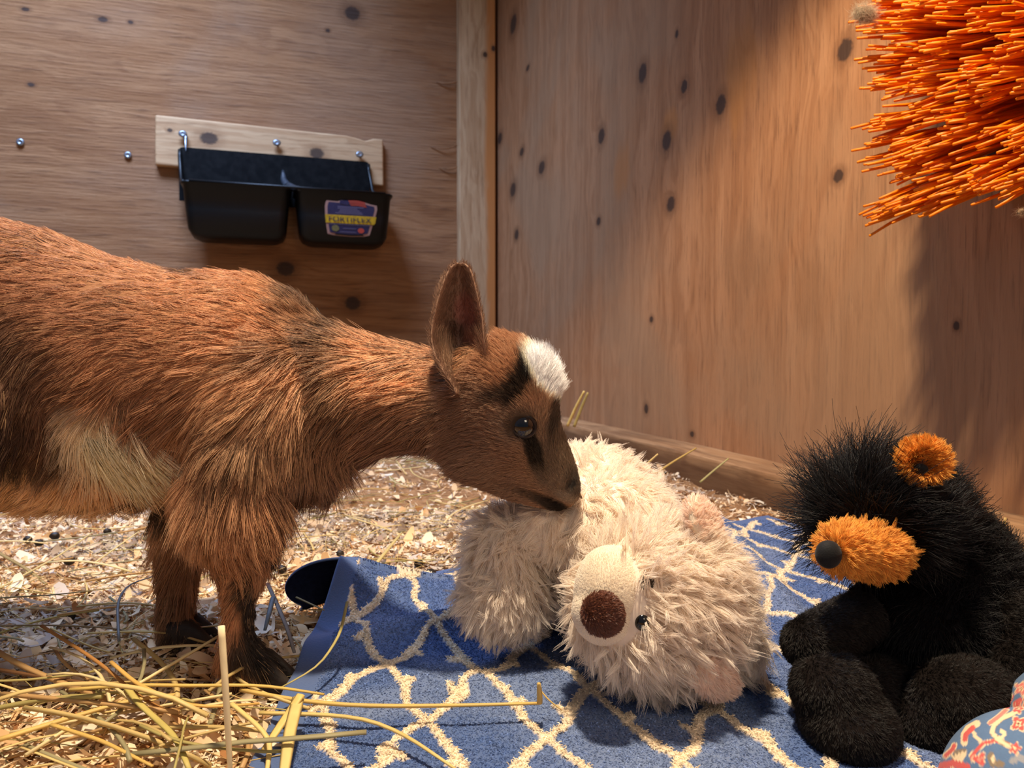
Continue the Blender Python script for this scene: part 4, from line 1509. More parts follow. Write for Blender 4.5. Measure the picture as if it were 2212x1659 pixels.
cFL, cBL, cBR, cFR = np.array([-.118, .26]), np.array([-.150, .630]), np.array([.315, .905]), np.array([.52, .26])
TU, TV = 0.52, 0.46
def towel(u, v):
    """u, v in 0..1 -> world; left hem curled up at the far corner, soft folds"""
    p = (1 - u)[:, None] * ((1 - v)[:, None] * cFL + v[:, None] * cBL) + u[:, None] * ((1 - v)[:, None] * cFR + v[:, None] * cBR)
    x, y = p[:, 0].copy(), p[:, 1].copy()
    Q = np.stack([x, y, 0 * x], 1)
    z = 0.007 + 0.004 * (vnoise(Q, 16, 7) - 0.5) + 0.002 * (vnoise(Q, 40, 8) - 0.5)
    # arch of the curled corner, open towards the left hem
    ax = np.exp(-np.clip(u, 0, None) / 0.17)
    yc = 0.556 + 0.36 * (x + .15)
    s = (y - yc) / np.where(y < yc, 0.042, 0.044)
    z = z + 0.042 * ax * np.exp(-(s ** 2) * 1.3)
    ae = np.exp(-np.clip(u, 0, None) / 0.08)
    x = x + ae * 0.014 * np.exp(-s ** 2)
    # beyond the crest the corner curls over towards the left
    th_ = np.clip(s / 1.55, 0, 1) * 3.0
    on = ae * (s > 0)
    zc = z - 0.042 * ax * np.exp(-(s ** 2) * 1.3)
    x = x - on * 0.036 * np.sin(np.minimum(th_, 2.6))
    z = np.where(s > 0, z * (1 - ae) + ae * (zc - .003 + 0.0215 + 0.0215 * np.cos(th_)), z)
    y = np.where(s > 0, y * (1 - .7 * ae) + .7 * ae * yc, y)
    # second fold, from the hem towards the bear
    yc2 = 0.485 + 0.42 * (x + .13)
    s2 = (y - yc2) / 0.018
    z = z + 0.013 * np.exp(-s2 ** 2) * np.exp(-((x + 0.04) / 0.10) ** 2)
    yc3 = 0.425 + 0.10 * (x + .1)
    z = z + 0.006 * np.exp(-((y - yc3) / 0.02) ** 2) * np.exp(-((x + 0.02) / 0.12) ** 2)
    # low fold along the right hem
    z = z + 0.010 * np.exp(-((x - 0.215 - 0.10 * (y - 0.6)) / 0.012) ** 2) * smooth(0.45, 0.6, y)
    z = z + 0.004 * smooth(0.33, 0.27, y)
    return np.stack([x, y, z], 1)
NU, NV = 330, 270
gu, gv = np.meshgrid(np.linspace(0, 1, NU), np.linspace(0, 1, NV))
gu, gv = gu.ravel(), gv.ravel()
TVt = towel(gu, gv)
BLUE = lin(78, 102, 152)
BLUE2 = lin(126, 142, 174)
CRT = lin(232, 214, 186)
def towel_col(u, v, P):
    um, vm = u * TU, v * TV
    wob = 0.0035 * vnoise3(np.stack([um, vm, 0 * um], 1), 60, 9)
    teeth = 0.0016 * np.sign(np.sin(um * 2 * math.pi / 0.0030))
    p2 = (1 - u)[:, None] * ((1 - v)[:, None] * cFL + v[:, None] * cBL) + u[:, None] * ((1 - v)[:, None] * cFR + v[:, None] * cBR) - NODE
    det = WV[0] * HV[1] - WV[1] * HV[0]
    pa = (p2[:, 0] * HV[1] - p2[:, 1] * HV[0]) / det
    pb = (WV[0] * p2[:, 1] - WV[1] * p2[:, 0]) / det + .5
    d = lattice(pa * Wc + wob[:, 0], pb * Hc + wob[:, 1])
    line = d < (0.0022 + 0.0012 * (vnoise(np.stack([um, vm, 0 * um], 1), 420, 10)))
    hem = (u < 0.032) | (v > 0.975) | (u > 0.975)
    n1 = vnoise(np.stack([um, vm, 0 * um], 1), 24, 12)
    n2 = vnoise(np.stack([um, vm, 0 * um], 1), 300, 13)
    blue = BLUE * (1 - (0.55 * smooth(0.4, 0.75, n1) + 0.25 * n2)[:, None]) + BLUE2 * (0.55 * smooth(0.4, 0.75, n1) + 0.25 * n2)[:, None]
    C = np.where(line[:, None], CRT, blue)
    C = np.where(hem[:, None], BLUE * 0.9 + BLUE2 * 0.1, C)
    return C, line & ~hem, hem
Ct, ln_, hm_ = towel_col(gu, gv, TVt)
TVz = TVt.copy()
TVz[:, 2] += np.where(ln_, 0.0010, 0.0)
Ft = [(j * NU + i, j * NU + i + 1, (j + 1) * NU + i + 1, (j + 1) * NU + i) for j in range(NV - 1) for i in range(NU - 1)]
tw = thing('towel', 'blue terry towel with a cream trellis pattern spread under both plush bears', 'towel', (.15, .5, 0))
tme = make_mesh('cloth', TVz, Ft)
set_col(tme, Ct * 0.9)
m_towel = mat('terry_cloth', rough=0.95, attr='Col', spec=0.05, sheen=0.2, bump=(900, 0.5, 0.001))
tcl = link('cloth', tme, m_towel, tw)
md = tcl.modifiers.new('t', 'SOLIDIFY'); md.thickness = 0.002; md.offset = -1; md.material_offset = 1
tme.materials.append(mat('towel_underside', lin4(34, 40, 66), 0.95, spec=0.05, varied=(300, lin4(26, 30, 52)), bump=(900, 0.5, 0.001)))
# terry loops
nl = 230000
uu = rng.random(nl) ** 1.0
vv_ = rng.random(nl) ** 1.35
P = towel(uu, vv_)
e = 1e-3
du = towel(uu + e, vv_) - P
dv = towel(uu, vv_ + e) - P
Nn = nrm(np.cross(du, dv))
C_, l_, h_ = towel_col(uu, vv_, P)
keep = ~h_
P, Nn, C_, l_ = P[keep], Nn[keep], C_[keep], l_[keep]
P = P + Nn * np.where(l_, 0.0008, 0.0)[:, None]
hp = grow(P, Nn, rng.normal(0, 1, P.shape), np.where(l_, 0.0023, 0.0014), 1.2, k=4, bend=1.2, rand=0.3)
m_loop = mat('terry_loops', rough=0.8, attr='Col', spec=0.1, transl=0.1)
hair('pile', hp, 0.00027, C_ * np.exp(rng.normal(0.02, 0.27, (len(P), 1))), m_loop, tcl, tip=0.8)

# ---------------------------------------------------------------- floral fabric at the lower right edge
fa = thing('floral_fabric', 'slate blue cotton fabric with red and cream floral scrolls, bulging at the lower right corner', 'fabric', PX(2270, 1730, .31) * np.array([1, 1, 0]))
fcn = PX(2320, 1760, .325)
nth, nph = 300, 220
th = np.linspace(0, 2 * math.pi, nth, endpoint=False)
ph = np.linspace(0.02, math.pi - 0.02, nph)
TH, PHI = np.meshgrid(th, ph)
dirs = np.stack([np.sin(PHI) * np.cos(TH), np.sin(PHI) * np.sin(TH), np.cos(PHI)], -1).reshape(-1, 3)
def ell_r(c_, r):
    r = np.asarray(r)
    o_ = (fcn - c_) / r
    q = dirs / r
    A = (q ** 2).sum(1); B = (q * o_).sum(1); Cc = (o_ ** 2).sum() - 1
    disc = B * B - A * Cc
    return np.where(disc > 0, (-B + np.sqrt(np.maximum(disc, 0))) / A, 0)
rr1 = ell_r(PX(2306, 1768, .315), (.0475, .050, .0415))
rr2 = ell_r(PX(2382, 1640, .335), (.0330, .050, .0390))
kk = 0.0015
rmax = np.maximum(rr1, rr2)
fold = np.exp(-((rr1 - rr2) / 0.004) ** 2) * np.minimum(rr1, rr2).clip(0) * 0.03
rad = rmax - fold
FV = fcn + dirs * rad[:, None] + 0.0012 * vnoise3(fcn + dirs * rad[:, None], 45, 14)
FV[:, 2] = np.maximum(FV[:, 2], 0.004)
FF = [(j * nth + i, (j + 1) * nth + i, (j + 1) * nth + (i + 1) % nth, j * nth + (i + 1) % nth) for j in range(nph - 1) for i in range(nth)]
fme = make_mesh('cloth', FV, FF)
fx, fy, _ = to_px(FV)
zx, zy = (fx - 1940) * 5.945, (fy - 1380) * 5.945
FC = np.tile(lin(92, 118, 150), (len(FV), 1)) * (0.95 + 0.1 * vnoise(FV, 900, 15))[:, None]
def stroke(pts, w, colr, taper=False):
    global FC
    pts = np.array(pts, float)
    best = np.full(len(FV), 1e9); bt = np.zeros(len(FV))
    for i in range(len(pts) - 1):
        p, q = pts[i], pts[i + 1]
        d_ = q - p
        t = np.clip(((zx - p[0]) * d_[0] + (zy - p[1]) * d_[1]) / (d_ @ d_), 0, 1)
        ds = np.hypot(zx - p[0] - t * d_[0], zy - p[1] - t * d_[1])
        best = np.minimum(best, ds)
    m_ = smooth(w + 4, w - 4, best)[:, None]
    FC = FC * (1 - m_) + np.asarray(colr) * m_
def blossom(x, y, r, n, colr, core, rot=0):
    global FC
    a = np.arctan2(zy - y, zx - x) + rot
    ds = np.hypot(zx - x, zy - y)
    rr = r * (0.78 + 0.22 * np.cos(a * n))
    for f, c_ in ((1.0, lin(224, 196, 160)), (0.8, colr), (0.36, core), (0.16, lin(120, 80, 60))):
        m_ = smooth(rr * f + 4, rr * f - 4, ds)[:, None]
        FC = FC * (1 - m_) + np.asarray(c_) * m_
RED, PALE, OLV = lin(206, 92, 86), lin(232, 206, 164), lin(136, 120, 100)
for pts, w in (([(960, 1560), (940, 1500), (1010, 1430), (1100, 1340), (1250, 1305), (1400, 1345), (1490, 1400)], 30),):
    stroke(pts, w, PALE); stroke(pts, w - 10, RED)
v2 = [(1490, 1400), (1400, 1365), (1280, 1290), (1205, 1200), (1232, 1110), (1330, 1020), (1470, 960), (1580, 890), (1700, 860)]
stroke(v2, 34, OLV); stroke(v2, 28, PALE)
stroke([(1270, 1270), (1340, 1265), (1372, 1215), (1325, 1180)], 24, PALE)
stroke([(1060, 1320), (1000, 1260), (960, 1190)], 24, PALE)
stroke([(1010, 1090), (900, 1150), (850, 1230), (850, 1330)], 46, PALE); stroke([(960, 1140), (870, 1230), (860, 1290)], 32, RED)
stroke([(1180, 1080), (1290, 1000), (1390, 910)], 34, PALE); stroke([(1180, 1080), (1290, 1000), (1380, 920)], 24, lin(214, 130, 116))
stroke([(610, 1500), (700, 1420), (720, 1370)], 40, PALE); stroke([(610, 1500), (700, 1420), (720, 1370)], 26, RED)
stroke([(720, 1560), (760, 1460), (840, 1450)], 40, OLV)
for k_ in range(5):
    stroke([(800, 1620), (690 + 45 * k_, 1500 - 12 * k_)], 16, PALE)
stroke([(540, 1640), (700, 1600), (880, 1650)], 50, RED)
stroke([(1190, 1500), (1210, 1600), (1330, 1610)], 44, OLV); stroke([(1215, 1515), (1225, 1580)], 22, PALE)
stroke([(1470, 1570), (1560, 1520), (1640, 1560)], 44, lin(150, 150, 152))
stroke([(1500, 820), (1560, 780), (1570, 800)], 26, RED)
stroke([(1400, 860), (1420, 780), (1450, 740)], 38, RED); stroke([(1440, 770), (1450, 720)], 22, PALE)
blossom(1500, 1405, 95, 5, RED, PALE)
blossom(1550, 1090, 125, 4, RED, PALE, 0.6)
blossom(1540, 890, 90, 5, RED, PALE)
blossom(1580, 640, 110, 5, lin(216, 120, 110), PALE)
blossom(1050, 1545, 105, 3, RED, lin(222, 140, 120), 1)
for k_ in range(60):
    x_, y_ = rng.uniform(1650, 3200), rng.uniform(300, 3000)
    blossom(x_, y_, rng.uniform(70, 120), int(rng.integers(4, 6)), RED, PALE, rng.random() * 3)
for k_ in range(50):
    x_, y_ = rng.uniform(500, 3200), rng.uniform(1700, 3200)
    blossom(x_, y_, rng.uniform(70, 120), int(rng.integers(4, 6)), RED, PALE, rng.random() * 3)
set_col(fme, FC)
m_fab = mat('printed_cotton', rough=0.85, attr='Col', spec=0.1, sheen=0.1, bump=(1500, 0.3, 0.0004))
link('cloth', fme, m_fab, fa)

# ---------------------------------------------------------------- orange scratching brush on the right wall
br = thing('scratching_brush', 'orange plastic scratching brush with long bristles fixed to the right plywood wall', 'brush', wR(.47, .0, .30))
T0, T1, Z0, Z1 = .30, .595, .375, .66
bx = MB()
k8 = []
for o_ in (0.0, 0.018, 0.026):
    ins_ = 0.0 if o_ < 0.02 else 0.006
    k8.append(np.array([wR(T0 + ins_, o_, Z0 + ins_), wR(T1 - ins_, o_, Z0 + ins_), wR(T1 - ins_, o_, Z1 - ins_), wR(T0 + ins_, o_, Z1 - ins_)]))
bx.rings(k8)
m_block = mat('brush_block_dark_plastic', lin4(46, 30, 26), 0.6, varied=(40, lin4(60, 40, 34)))
link('block', bx.mesh('block', False), m_block, br)
m_bris = mat('orange_plastic_bristle', lin4(250, 146, 14), 0.42, spec=0.3, transl=0.18, varied=(60, lin4(248, 128, 8)))
variants = []
for k_ in range(14):
    n = 7
    t = np.linspace(0, 1, n)
    a1, a2 = rng.uniform(-1, 1, 2)
    p_ = np.stack([t, 0.035 * a1 * t ** 2 + 0.010 * np.sin(t * rng.uniform(5, 9) + rng.uniform(0, 6)) * t, 0.035 * a2 * t ** 2 + 0.010 * np.sin(t * rng.uniform(5, 9) + rng.uniform(0, 6)) * t], 1)
    b = MB()
    b.tube(p_, [.0112, .0112, .0112, .0112, .0112, .0108, .0086], 5)
    me = b.mesh('bristle')
    me.materials.append(m_bris)
    variants.append(me)
bris = []
for zt in np.arange(Z0 + .008, Z1 - .006, .0160):
    for tt in np.arange(T0 + .008, T1 - .006, .0160):
        cz_, ct_ = (zt - (Z0 + Z1) / 2) / ((Z1 - Z0) / 2), (tt - (T0 + T1) / 2) / ((T1 - T0) / 2)
        gap = vnoise(np.array([[tt, zt, 0]]), 30, 16)[0]
        tz = rng.normal(0, 0.07)
        tl_ = rng.normal(0, 0.05)
        for q in range(6):
            base = wR(tt + rng.normal(0, .0022), .024, zt + rng.normal(0, .0022))
            dirv = nR + np.array([0, 0, 1.0]) * (0.26 * cz_ - 0.13 + tz + rng.normal(0, .035)) + dR * (0.16 * ct_ + tl_ + rng.normal(0, .05))
            dirv = dirv / np.linalg.norm(dirv)
            ln = 0.148 * rng.uniform(0.90, 1.06)
            bris.append((base, dirv, ln))
def bris_matrix(base, dirv, ln, roll):
    X_ = Vector(dirv)
    Y_ = X_.cross(Vector((0.1, 0.2, 1))).normalized()
    Z_ = X_.cross(Y_)
    R_ = Matrix((X_, Y_, Z_)).transposed() @ Matrix.Rotation(roll, 3, 'X')
    return Matrix.Translation(base) @ (R_ * ln).to_4x4() if False else Matrix.Translation(base) @ R_.to_4x4() @ Matrix.Diagonal((ln, ln, ln, 1))
# the ones that show largest: tips nearest to the camera within view
tips = np.array([b_ + d_ * l_ for b_, d_, l_ in bris])
tx, ty, td = to_px(tips)
score = np.where((tx > 1840) & (tx < 2230) & (ty > -30) & (ty < 560), td, 9)
order = np.argsort(score)
single = set(order[:296].tolist())
inv = br.matrix_basis.inverted()
rest = MB()
for i, (base, dirv, ln) in enumerate(bris):
    me = variants[i % len(variants)]
    M_ = bris_matrix(base, dirv, ln, rng.uniform(0, 6.28))
    if i in single:
        o = bpy.data.objects.new('bristle', me)
        COL.objects.link(o)
        o.parent = br
        o.matrix_basis = inv @ M_
    else:
        vco = coords(me)
        M3 = np.array(M_)
        rest.add(vco @ M3[:3, :3].T + M3[:3, 3], [tuple(p.vertices) for p in me.polygons])
rme = rest.mesh('bristle_mass')
ro = link('bristle_mass', rme, m_bris, br)
ro['kind'] = 'stuff'

# wool caught on bristle tips
m_wool = mat('caught_wool', rough=0.9, attr='Col', spec=0.1, transl=0.3)
def wool(px, py, d, r, colr, n, label, L=0.02):
    root = thing('wool_tuft', label, 'wool', PX(px, py, d))
    b = MB()
    b.ellipsoid(PX(px, py, d), (r, r * .7, r * .55), roty(20), 12, 8)
    me = b.mesh('core')
    set_col(me, np.tile(colr * .5, (len(me.vertices), 1)))
    co = link('core', me, m_wool, root)
    P, N, _, _ = sample(me, n)
    hp = grow(P, N, rng.normal(0, 1, P.shape), L * rng.uniform(0.3, 1, n), 0.6, k=7, bend=1.4, rand=0.6)
    hair('fibres', hp, 0.00008, colr * np.exp(rng.normal(0, .2, (n, 1))), m_wool, root)
wool(1868, 30, .68, .0085, lin(196, 180, 156), 1600, 'grey wool wisp caught on the topmost bristle tips of the orange brush', .015)
wool(2206, 458, .60, .0040, lin(226, 204, 170), 250, 'white fluff ball on a lower bristle tip of the orange brush', .006)

# ---------------------------------------------------------------- bedding: shavings
def hgt(x, y):
    return ground(np.asarray(x, float), np.asarray(y, float))
m_shav = mat('pine_shaving', rough=0.75, attr='Col', spec=0.15, transl=0.2)
SH = [lin(246, 224, 190), lin(236, 206, 166), lin(222, 184, 138), lin(248, 236, 214), lin(176, 126, 80), lin(224, 214, 204), lin(150, 104, 66)]
SHW = np.array([.30, .26, .17, .16, .05, .05, .02])
def chip(ln, w, curl, twist, n=5):
    t = np.linspace(-1, 1, n)
    a = t * curl
    R_ = ln / max(abs(curl), 1e-3) / 2
    xx_ = R_ * np.sin(a); zz_ = R_ * (1 - np.cos(a)) * np.sign(curl)
    ww = w * (1 - 0.45 * np.abs(t) ** 3) * (0.8 + 0.4 * rng.random(n)) / 2
    V_ = []
    for i in range(n):
        s_ = twist * t[i]
        V_.append((xx_[i], ww[i] * math.cos(s_), zz_[i] + ww[i] * math.sin(s_)))
        V_.append((xx_[i] + rng.normal(0, w * .10), -ww[i] * math.cos(s_), zz_[i] - ww[i] * math.sin(s_)))
    return np.array(V_), [(2 * i, 2 * i + 1, 2 * i + 3, 2 * i + 2) for i in range(n - 1)]
chips = []
for k_ in range(26):
    big = k_ < 8
    chips.append(chip(rng.uniform(.9, 1.3), rng.uniform(.22, .52) if k_ % 2 else rng.uniform(.07, .18), rng.uniform(.1, .75) * rng.choice((-1, 1)), rng.uniform(-.6, .6)))
def on_towel(x, y, m=0.0):
    # left hem line
    xl = np.interp(y, [.26, .625], [-.118, -.158]) + m
    back = .625 + (x + .158) * (.905 - .625) / (.315 + .158)
    return (x > xl) & (y < back - m)
def scatter(n, xr, yr, pw=1.0):
    x = rng.uniform(*xr, n); y = yr[0] + (yr[1] - yr[0]) * rng.random(n) ** pw
    return x, y
sets = [scatter(30000, (-1.3, .05), (.10, 1.0)), scatter(60000, (-.55, .05), (.27, 1.0), 1.3), scatter(18000, (-1.3, .50), (.85, 2.4), 1.2), scatter(4500, (.0, .45), (.6, 1.3)), scatter(2500, (.25, .6), (.45, .9))]
sx_ = np.concatenate([s[0] for s in sets]); sy_ = np.concatenate([s[1] for s in sets])
far = np.concatenate([np.full(len(s[0]), k_) for k_, s in enumerate(sets)])
px_, py_, pd_ = to_px(np.stack([sx_, sy_, 0 * sx_], 1))
wall_d = (np.stack([sx_, sy_, 0 * sx_], 1) - oR) @ nR
ok = (pd_ > .02) & (~on_towel(sx_, sy_, .012)) & (wall_d > .078) & ((np.stack([sx_, sy_, 0 * sx_], 1) - CORNER) @ yL < -.012)
sx_, sy_, far, pd_ = sx_[ok], sy_[ok], far[ok], pd_[ok]
ns = len(sx_)
size = rng.lognormal(math.log(.0052), .62, ns) * np.where(far == 2, 1.35, 1.0)
size = np.clip(size, .002, .022)
kind_ = rng.choice(len(SH), ns, p=SHW / SHW.sum())
# dusty grey shavings and droppings' stain near the goat's hooves
grey = (vnoise(np.stack([sx_, sy_, 0 * sx_], 1), 9, 18) > 0.62) & (rng.random(ns) < .6)
scol = np.array(SH)[kind_] * np.exp(rng.normal(0, .14, (ns, 1)))
scol[grey] = scol[grey] * .35 + lin(172, 160, 152) * .6
zz = hgt(sx_, sy_) + .001 + .004 * rng.random(ns) + .25 * size * rng.random(ns)
def rot_rand(n, tilt):
    a = rng.uniform(0, 2 * math.pi, n); b_ = rng.normal(0, tilt, n); c_ = rng.normal(0, tilt, n)
    ca, sa, cb, sb, cc, sc_ = np.cos(a), np.sin(a), np.cos(b_), np.sin(b_), np.cos(c_), np.sin(c_)
    R_ = np.empty((n, 3, 3))
    R_[:, 0, 0] = ca * cb; R_[:, 0, 1] = ca * sb * sc_ - sa * cc; R_[:, 0, 2] = ca * sb * cc + sa * sc_
    R_[:, 1, 0] = sa * cb; R_[:, 1, 1] = sa * sb * sc_ + ca * cc; R_[:, 1, 2] = sa * sb * cc - ca * sc_
    R_[:, 2, 0] = -sb; R_[:, 2, 1] = cb * sc_; R_[:, 2, 2] = cb * cc
    return R_
RR = rot_rand(ns, .34)
shown = size / pd_
inview = (pd_ > .1) & (px_[ok] > 0) & (px_[ok] < 2212) & (py_[ok] < 1659)
order = np.argsort(-np.where(inview, shown, 0))
big = order[:290]
isbig = np.zeros(ns, bool); isbig[big] = True
VV, FFc, CC = [], [], []
off = 0
for k_ in range(len(chips)):
    cv, cf = chips[k_]
    idx = np.where(((np.arange(ns) % len(chips)) == k_) & ~isbig)[0]
    if len(idx) == 0: continue
    W_ = np.einsum('nij,kj->nki', RR[idx], cv) * size[idx][:, None, None] + np.stack([sx_[idx], sy_[idx], zz[idx]], 1)[:, None]
    VV.append(W_.reshape(-1, 3))
    f_ = np.array(cf)
    FFc.append((f_[None] + (np.arange(len(idx)) * len(cv))[:, None, None] + off).reshape(-1, 4))
    CC.append(np.repeat(scol[idx], len(cv), 0))
    off += len(idx) * len(cv)
VV = np.concatenate(VV); FFc = np.concatenate(FFc); CC = np.concatenate(CC)
sme = bpy.data.meshes.new('wood_shavings')
sme.vertices.add(len(VV)); sme.vertices.foreach_set('co', VV.astype(np.float32).ravel())
sme.loops.add(len(FFc) * 4); sme.loops.foreach_set('vertex_index', FFc.astype(np.int32).ravel())
sme.polygons.add(len(FFc)); sme.polygons.foreach_set('loop_start', np.arange(0, len(FFc) * 4, 4, dtype=np.int32))
sme.update(calc_edges=True)
set_col(sme, CC)
so = link('wood_shavings', sme, m_shav)
tag(so, 'pale pine shavings spread as bedding over the pen floor', 'bedding', kind='stuff')
cms = {}
for j, i in enumerate(big):
    key = (i % len(chips), int(kind_[i]), bool(grey[i]))
    if key not in cms:
        cv, cf = chips[key[0]]
        me = make_mesh('wood_shaving', cv, cf)
        set_col(me, np.tile(SH[key[1]] if not key[2] else lin(190, 180, 172), (len(cv), 1)))
        me.materials.append(m_shav)
        cms[key] = me
    o = bpy.data.objects.new('wood_shaving', cms[key])
    COL.objects.link(o)
    M_ = Matrix([list(RR[i][r] * size[i]) + [float((sx_[i], sy_[i], zz[i] + .002)[r])] for r in range(3)] + [[0, 0, 0, 1]])
    o.matrix_world = M_
    w_ = 'on the bedding behind the towel and goat' if sy_[i] > .62 else ('under and behind the goat\'s legs' if sy_[i] > .47 else 'in the front heap beside the towel')
    c_ = 'dusty grey' if grey[i] else ('cream', 'pale tan', 'tan', 'near-white', 'brown', 'greyish white', 'dark brown')[int(kind_[i])]
    tag(o, c_ + ' pine shaving lying loose ' + w_, 'shaving', 'broad shavings on the bedding')

# ---------------------------------------------------------------- hay and straw
m_straw = mat('straw', rough=0.5, attr='Col', spec=0.3, transl=0.15)
ST = [lin(226, 200, 134), lin(206, 180, 118), lin(238, 218, 164), lin(178, 164, 102), lin(192, 154, 102), lin(160, 152, 116)]
STN = ['golden', 'dull golden', 'pale yellow', 'olive green', 'orange tan', 'grey green']
def straw_mesh(path, w, flat, colr, k=6):
    b = MB()
    n = len(path)
    rad = np.full(n, w) * (1 - .35 * np.linspace(0, 1, n) ** 3)
    b.tube(path, rad, k, True, flat)
    me = b.mesh('straw_stalk')
    cc = np.tile(colr, (len(me.vertices), 1)) * (0.9 + 0.2 * rng.random((len(me.vertices), 1)))
    set_col(me, cc)
    return me
def spline(pts, n):
    pts = np.asarray(pts, float)
    t = np.concatenate([[0], np.cumsum(np.linalg.norm(np.diff(pts, axis=0), axis=1))])
    t /= t[-1]
    s = np.linspace(0, 1, n)
    out = np.stack([np.interp(s, t, pts[:, i]) for i in range(3)], 1)
    for _ in range(2):
        out[1:-1] = out[1:-1] * .5 + (out[:-2] + out[2:]) * .25
    return out
def stalk(pts, w, colr, label, flat=0.6, n=14, group=None, sharp=False):
    """pts: (px, py, height above the floor) or (px, py, None, depth)"""
    W_ = []
    for p in pts:
        W_.append(G(p[0], p[1], p[2]) if p[2] is not None else PX(p[0], p[1], p[3]))
    path = np.array(W_) if sharp else spline(W_, n)
    me = straw_mesh(path, w, flat, colr)
    o = link('straw_stalk', me, m_straw)
    tag(o, label, 'straw', group)
    return o
PS, YS, GS, BS = lin(255, 240, 196), lin(224, 190, 112), lin(184, 172, 110), lin(176, 126, 70)
stalk([(478, 1352, None, .345), (488, 1500, None, .343), (498, 1680, None, .345)], .0017, PS, 'thick pale straw standing upright in front of the goat\'s fore hoof', .7)
stalk([(520, 1490, .020), (640, 1514, .020), (780, 1526, .019), (1000, 1524, .018), (1166, 1519, .018)], .00135, YS, 'long straight golden straw lying across the towel below the cream bear', .8)
stalk([(1166, 1519, .018), (1166, 1500, .024), (1164, 1476, .032)], .0015, YS, 'short bent stub rising at the right end of the long straw on the towel', .7, n=5)
stalk([(1168, 1492, .022), (1185, 1512, .018), (1213, 1534, .013)], .0005, YS, 'hair-thin straw tip curling from the bent stub on the towel', .8)
stalk([(560, 1540, .020), (700, 1543, .020), (800, 1553, .019), (880, 1590, .016), (985, 1662, .014)], .0013, lin(222, 196, 124), 'golden straw arching over the towel towards its lower front edge', .7)
stalk([(645, 1505, .024), (626, 1580, .020), (612, 1680, .016)], .0032, lin(228, 204, 134), 'wide flat straw leaf crossing the left hem of the towel', .2)
stalk([(650, 1500, .026), (610, 1560, .018), (570, 1620, .012)], .0026, lin(232, 204, 126), 'flat golden straw leaning from the towel hem onto the shavings', .25)
stalk([(750, 1300, .040), (735, 1370, .034), (690, 1440, .026), (605, 1486, .020)], .0010, GS, 'thin curved green straw looping over the left hem of the towel', .5)
stalk([(90, 1352, .030), (180, 1408, .028), (240, 1450, .024), (300, 1510, .018), (420, 1560, .014)], .0013, BS, 'reddish brown stem slanting down towards the front of the bedding', .7)
stalk([(-10, 1445, .014), (90, 1462, .014), (190, 1475, .012)], .0014, lin(120, 84, 54), 'dark brown stem lying low at the left in the goat\'s shadow', .7)
stalk([(-10, 1600, .016), (120, 1560, .018), (280, 1512, .020), (380, 1500, .020)], .0018, YS, 'broad golden straw rising from the lower left corner', .6)
stalk([(110, 1565, .020), (220, 1600, .016), (330, 1655, .012)], .0013, lin(216, 180, 100), 'golden straw sloping to the lower edge left of the upright stalk', .6)
stalk([(270, 1480, .024), (300, 1520, .022), (380, 1590, .018), (410, 1665, .012)], .0019, lin(196, 180, 104), 'green tinged straw blade bending down to the lower edge', .35)
stalk([(500, 1520, .026), (560, 1570, .020), (585, 1600, .016), (575, 1680, .010)], .0015, lin(232, 206, 132), 'kinked golden straw in front of the towel hem', .6)
stalk([(150, 1490, .022), (300, 1478, .024), (420, 1482, .024), (560, 1478, .022), (700, 1500, .020)], .0014, lin(214, 184, 104), 'long golden straw bridging the shavings and the towel behind the upright stalk', .6)
stalk([(240, 1430, .028), (300, 1482, .026), (420, 1530, .022), (560, 1520, .018)], .0014, lin(222, 178, 98), 'orange golden straw crossing the heap in front of the fore hoof', .6)
stalk([(0, 1270, .008), (120, 1205, .012), (200, 1150, .018)], .0012, lin(214, 196, 140), 'pale straw on the shavings below the goat\'s belly, sloping up to the right', .6)
stalk([(205, 1215, .010), (300, 1148, .020)], .0011, lin(222, 206, 150), 'short pale straw beneath the belly beside the far fore leg', .6)
stalk([(-10, 1190, .008), (60, 1230, .008), (100, 1262, .006)], .0021, lin(168, 146, 96), 'wide dull straw lying at the left edge below the belly', .4)
stalk([(-10, 1292, .010), (120, 1285, .012), (260, 1268, .012)], .0008, lin(160, 140, 90), 'thin dull straw lying level at the left edge', .7)
stalk([(-10, 1352, .012), (100, 1350, .012), (250, 1356, .014), (330, 1380, .012)], .0009, lin(130, 108, 74), 'thin dark straw crossing the shadow left of the far fore leg', .7)
stalk([(257, 1385, .010), (253, 1300, .026), (275, 1262, .030), (350, 1240, .028)], .0010, lin(120, 124, 128), 'grey bent grass blade standing left of the far fore leg', .5)
stalk([(578, 1260, .026), (596, 1300, .024), (622, 1360, .020), (636, 1410, .016)], .0016, lin(140, 136, 132), 'grey green blade leaning on the curled towel corner', .35)
stalk([(590, 1290, .028), (580, 1330, .020), (572, 1362, .012)], .0018, lin(120, 132, 144), 'bluish grey blade drooping beside the curled towel corner', .4)
stalk([(640, 1290, .030), (700, 1318, .026)], .0009, lin(140, 130, 90), 'dull straw poking into the mouth of the curled towel corner', .6)
stalk([(790, 1245, .012), (830, 1196, .016), (868, 1150, .020)], .0022, lin(206, 186, 124), 'flat pale straw on the shavings behind the towel, left of the cream bear', .4)
stalk([(740, 1250, .022), (830, 1268, .020), (880, 1285, .018), (902, 1291, .018)], .0009, lin(170, 140, 96), 'thin brown straw resting on the back edge of the towel', .7)
stalk([(1226, 920, None, 1.10), (1244, 880, None, 1.09), (1262, 845, None, 1.08)], .0038, lin(216, 196, 130), 'stout pale straw leaning on the sill plank behind the goat\'s forehead', .5)
stalk([(1240, 922, None, 1.14), (1256, 880, None, 1.13), (1270, 848, None, 1.12)], .0024, lin(176, 160, 104), 'second, thinner straw leaning on the sill plank behind the goat\'s forehead', .5)
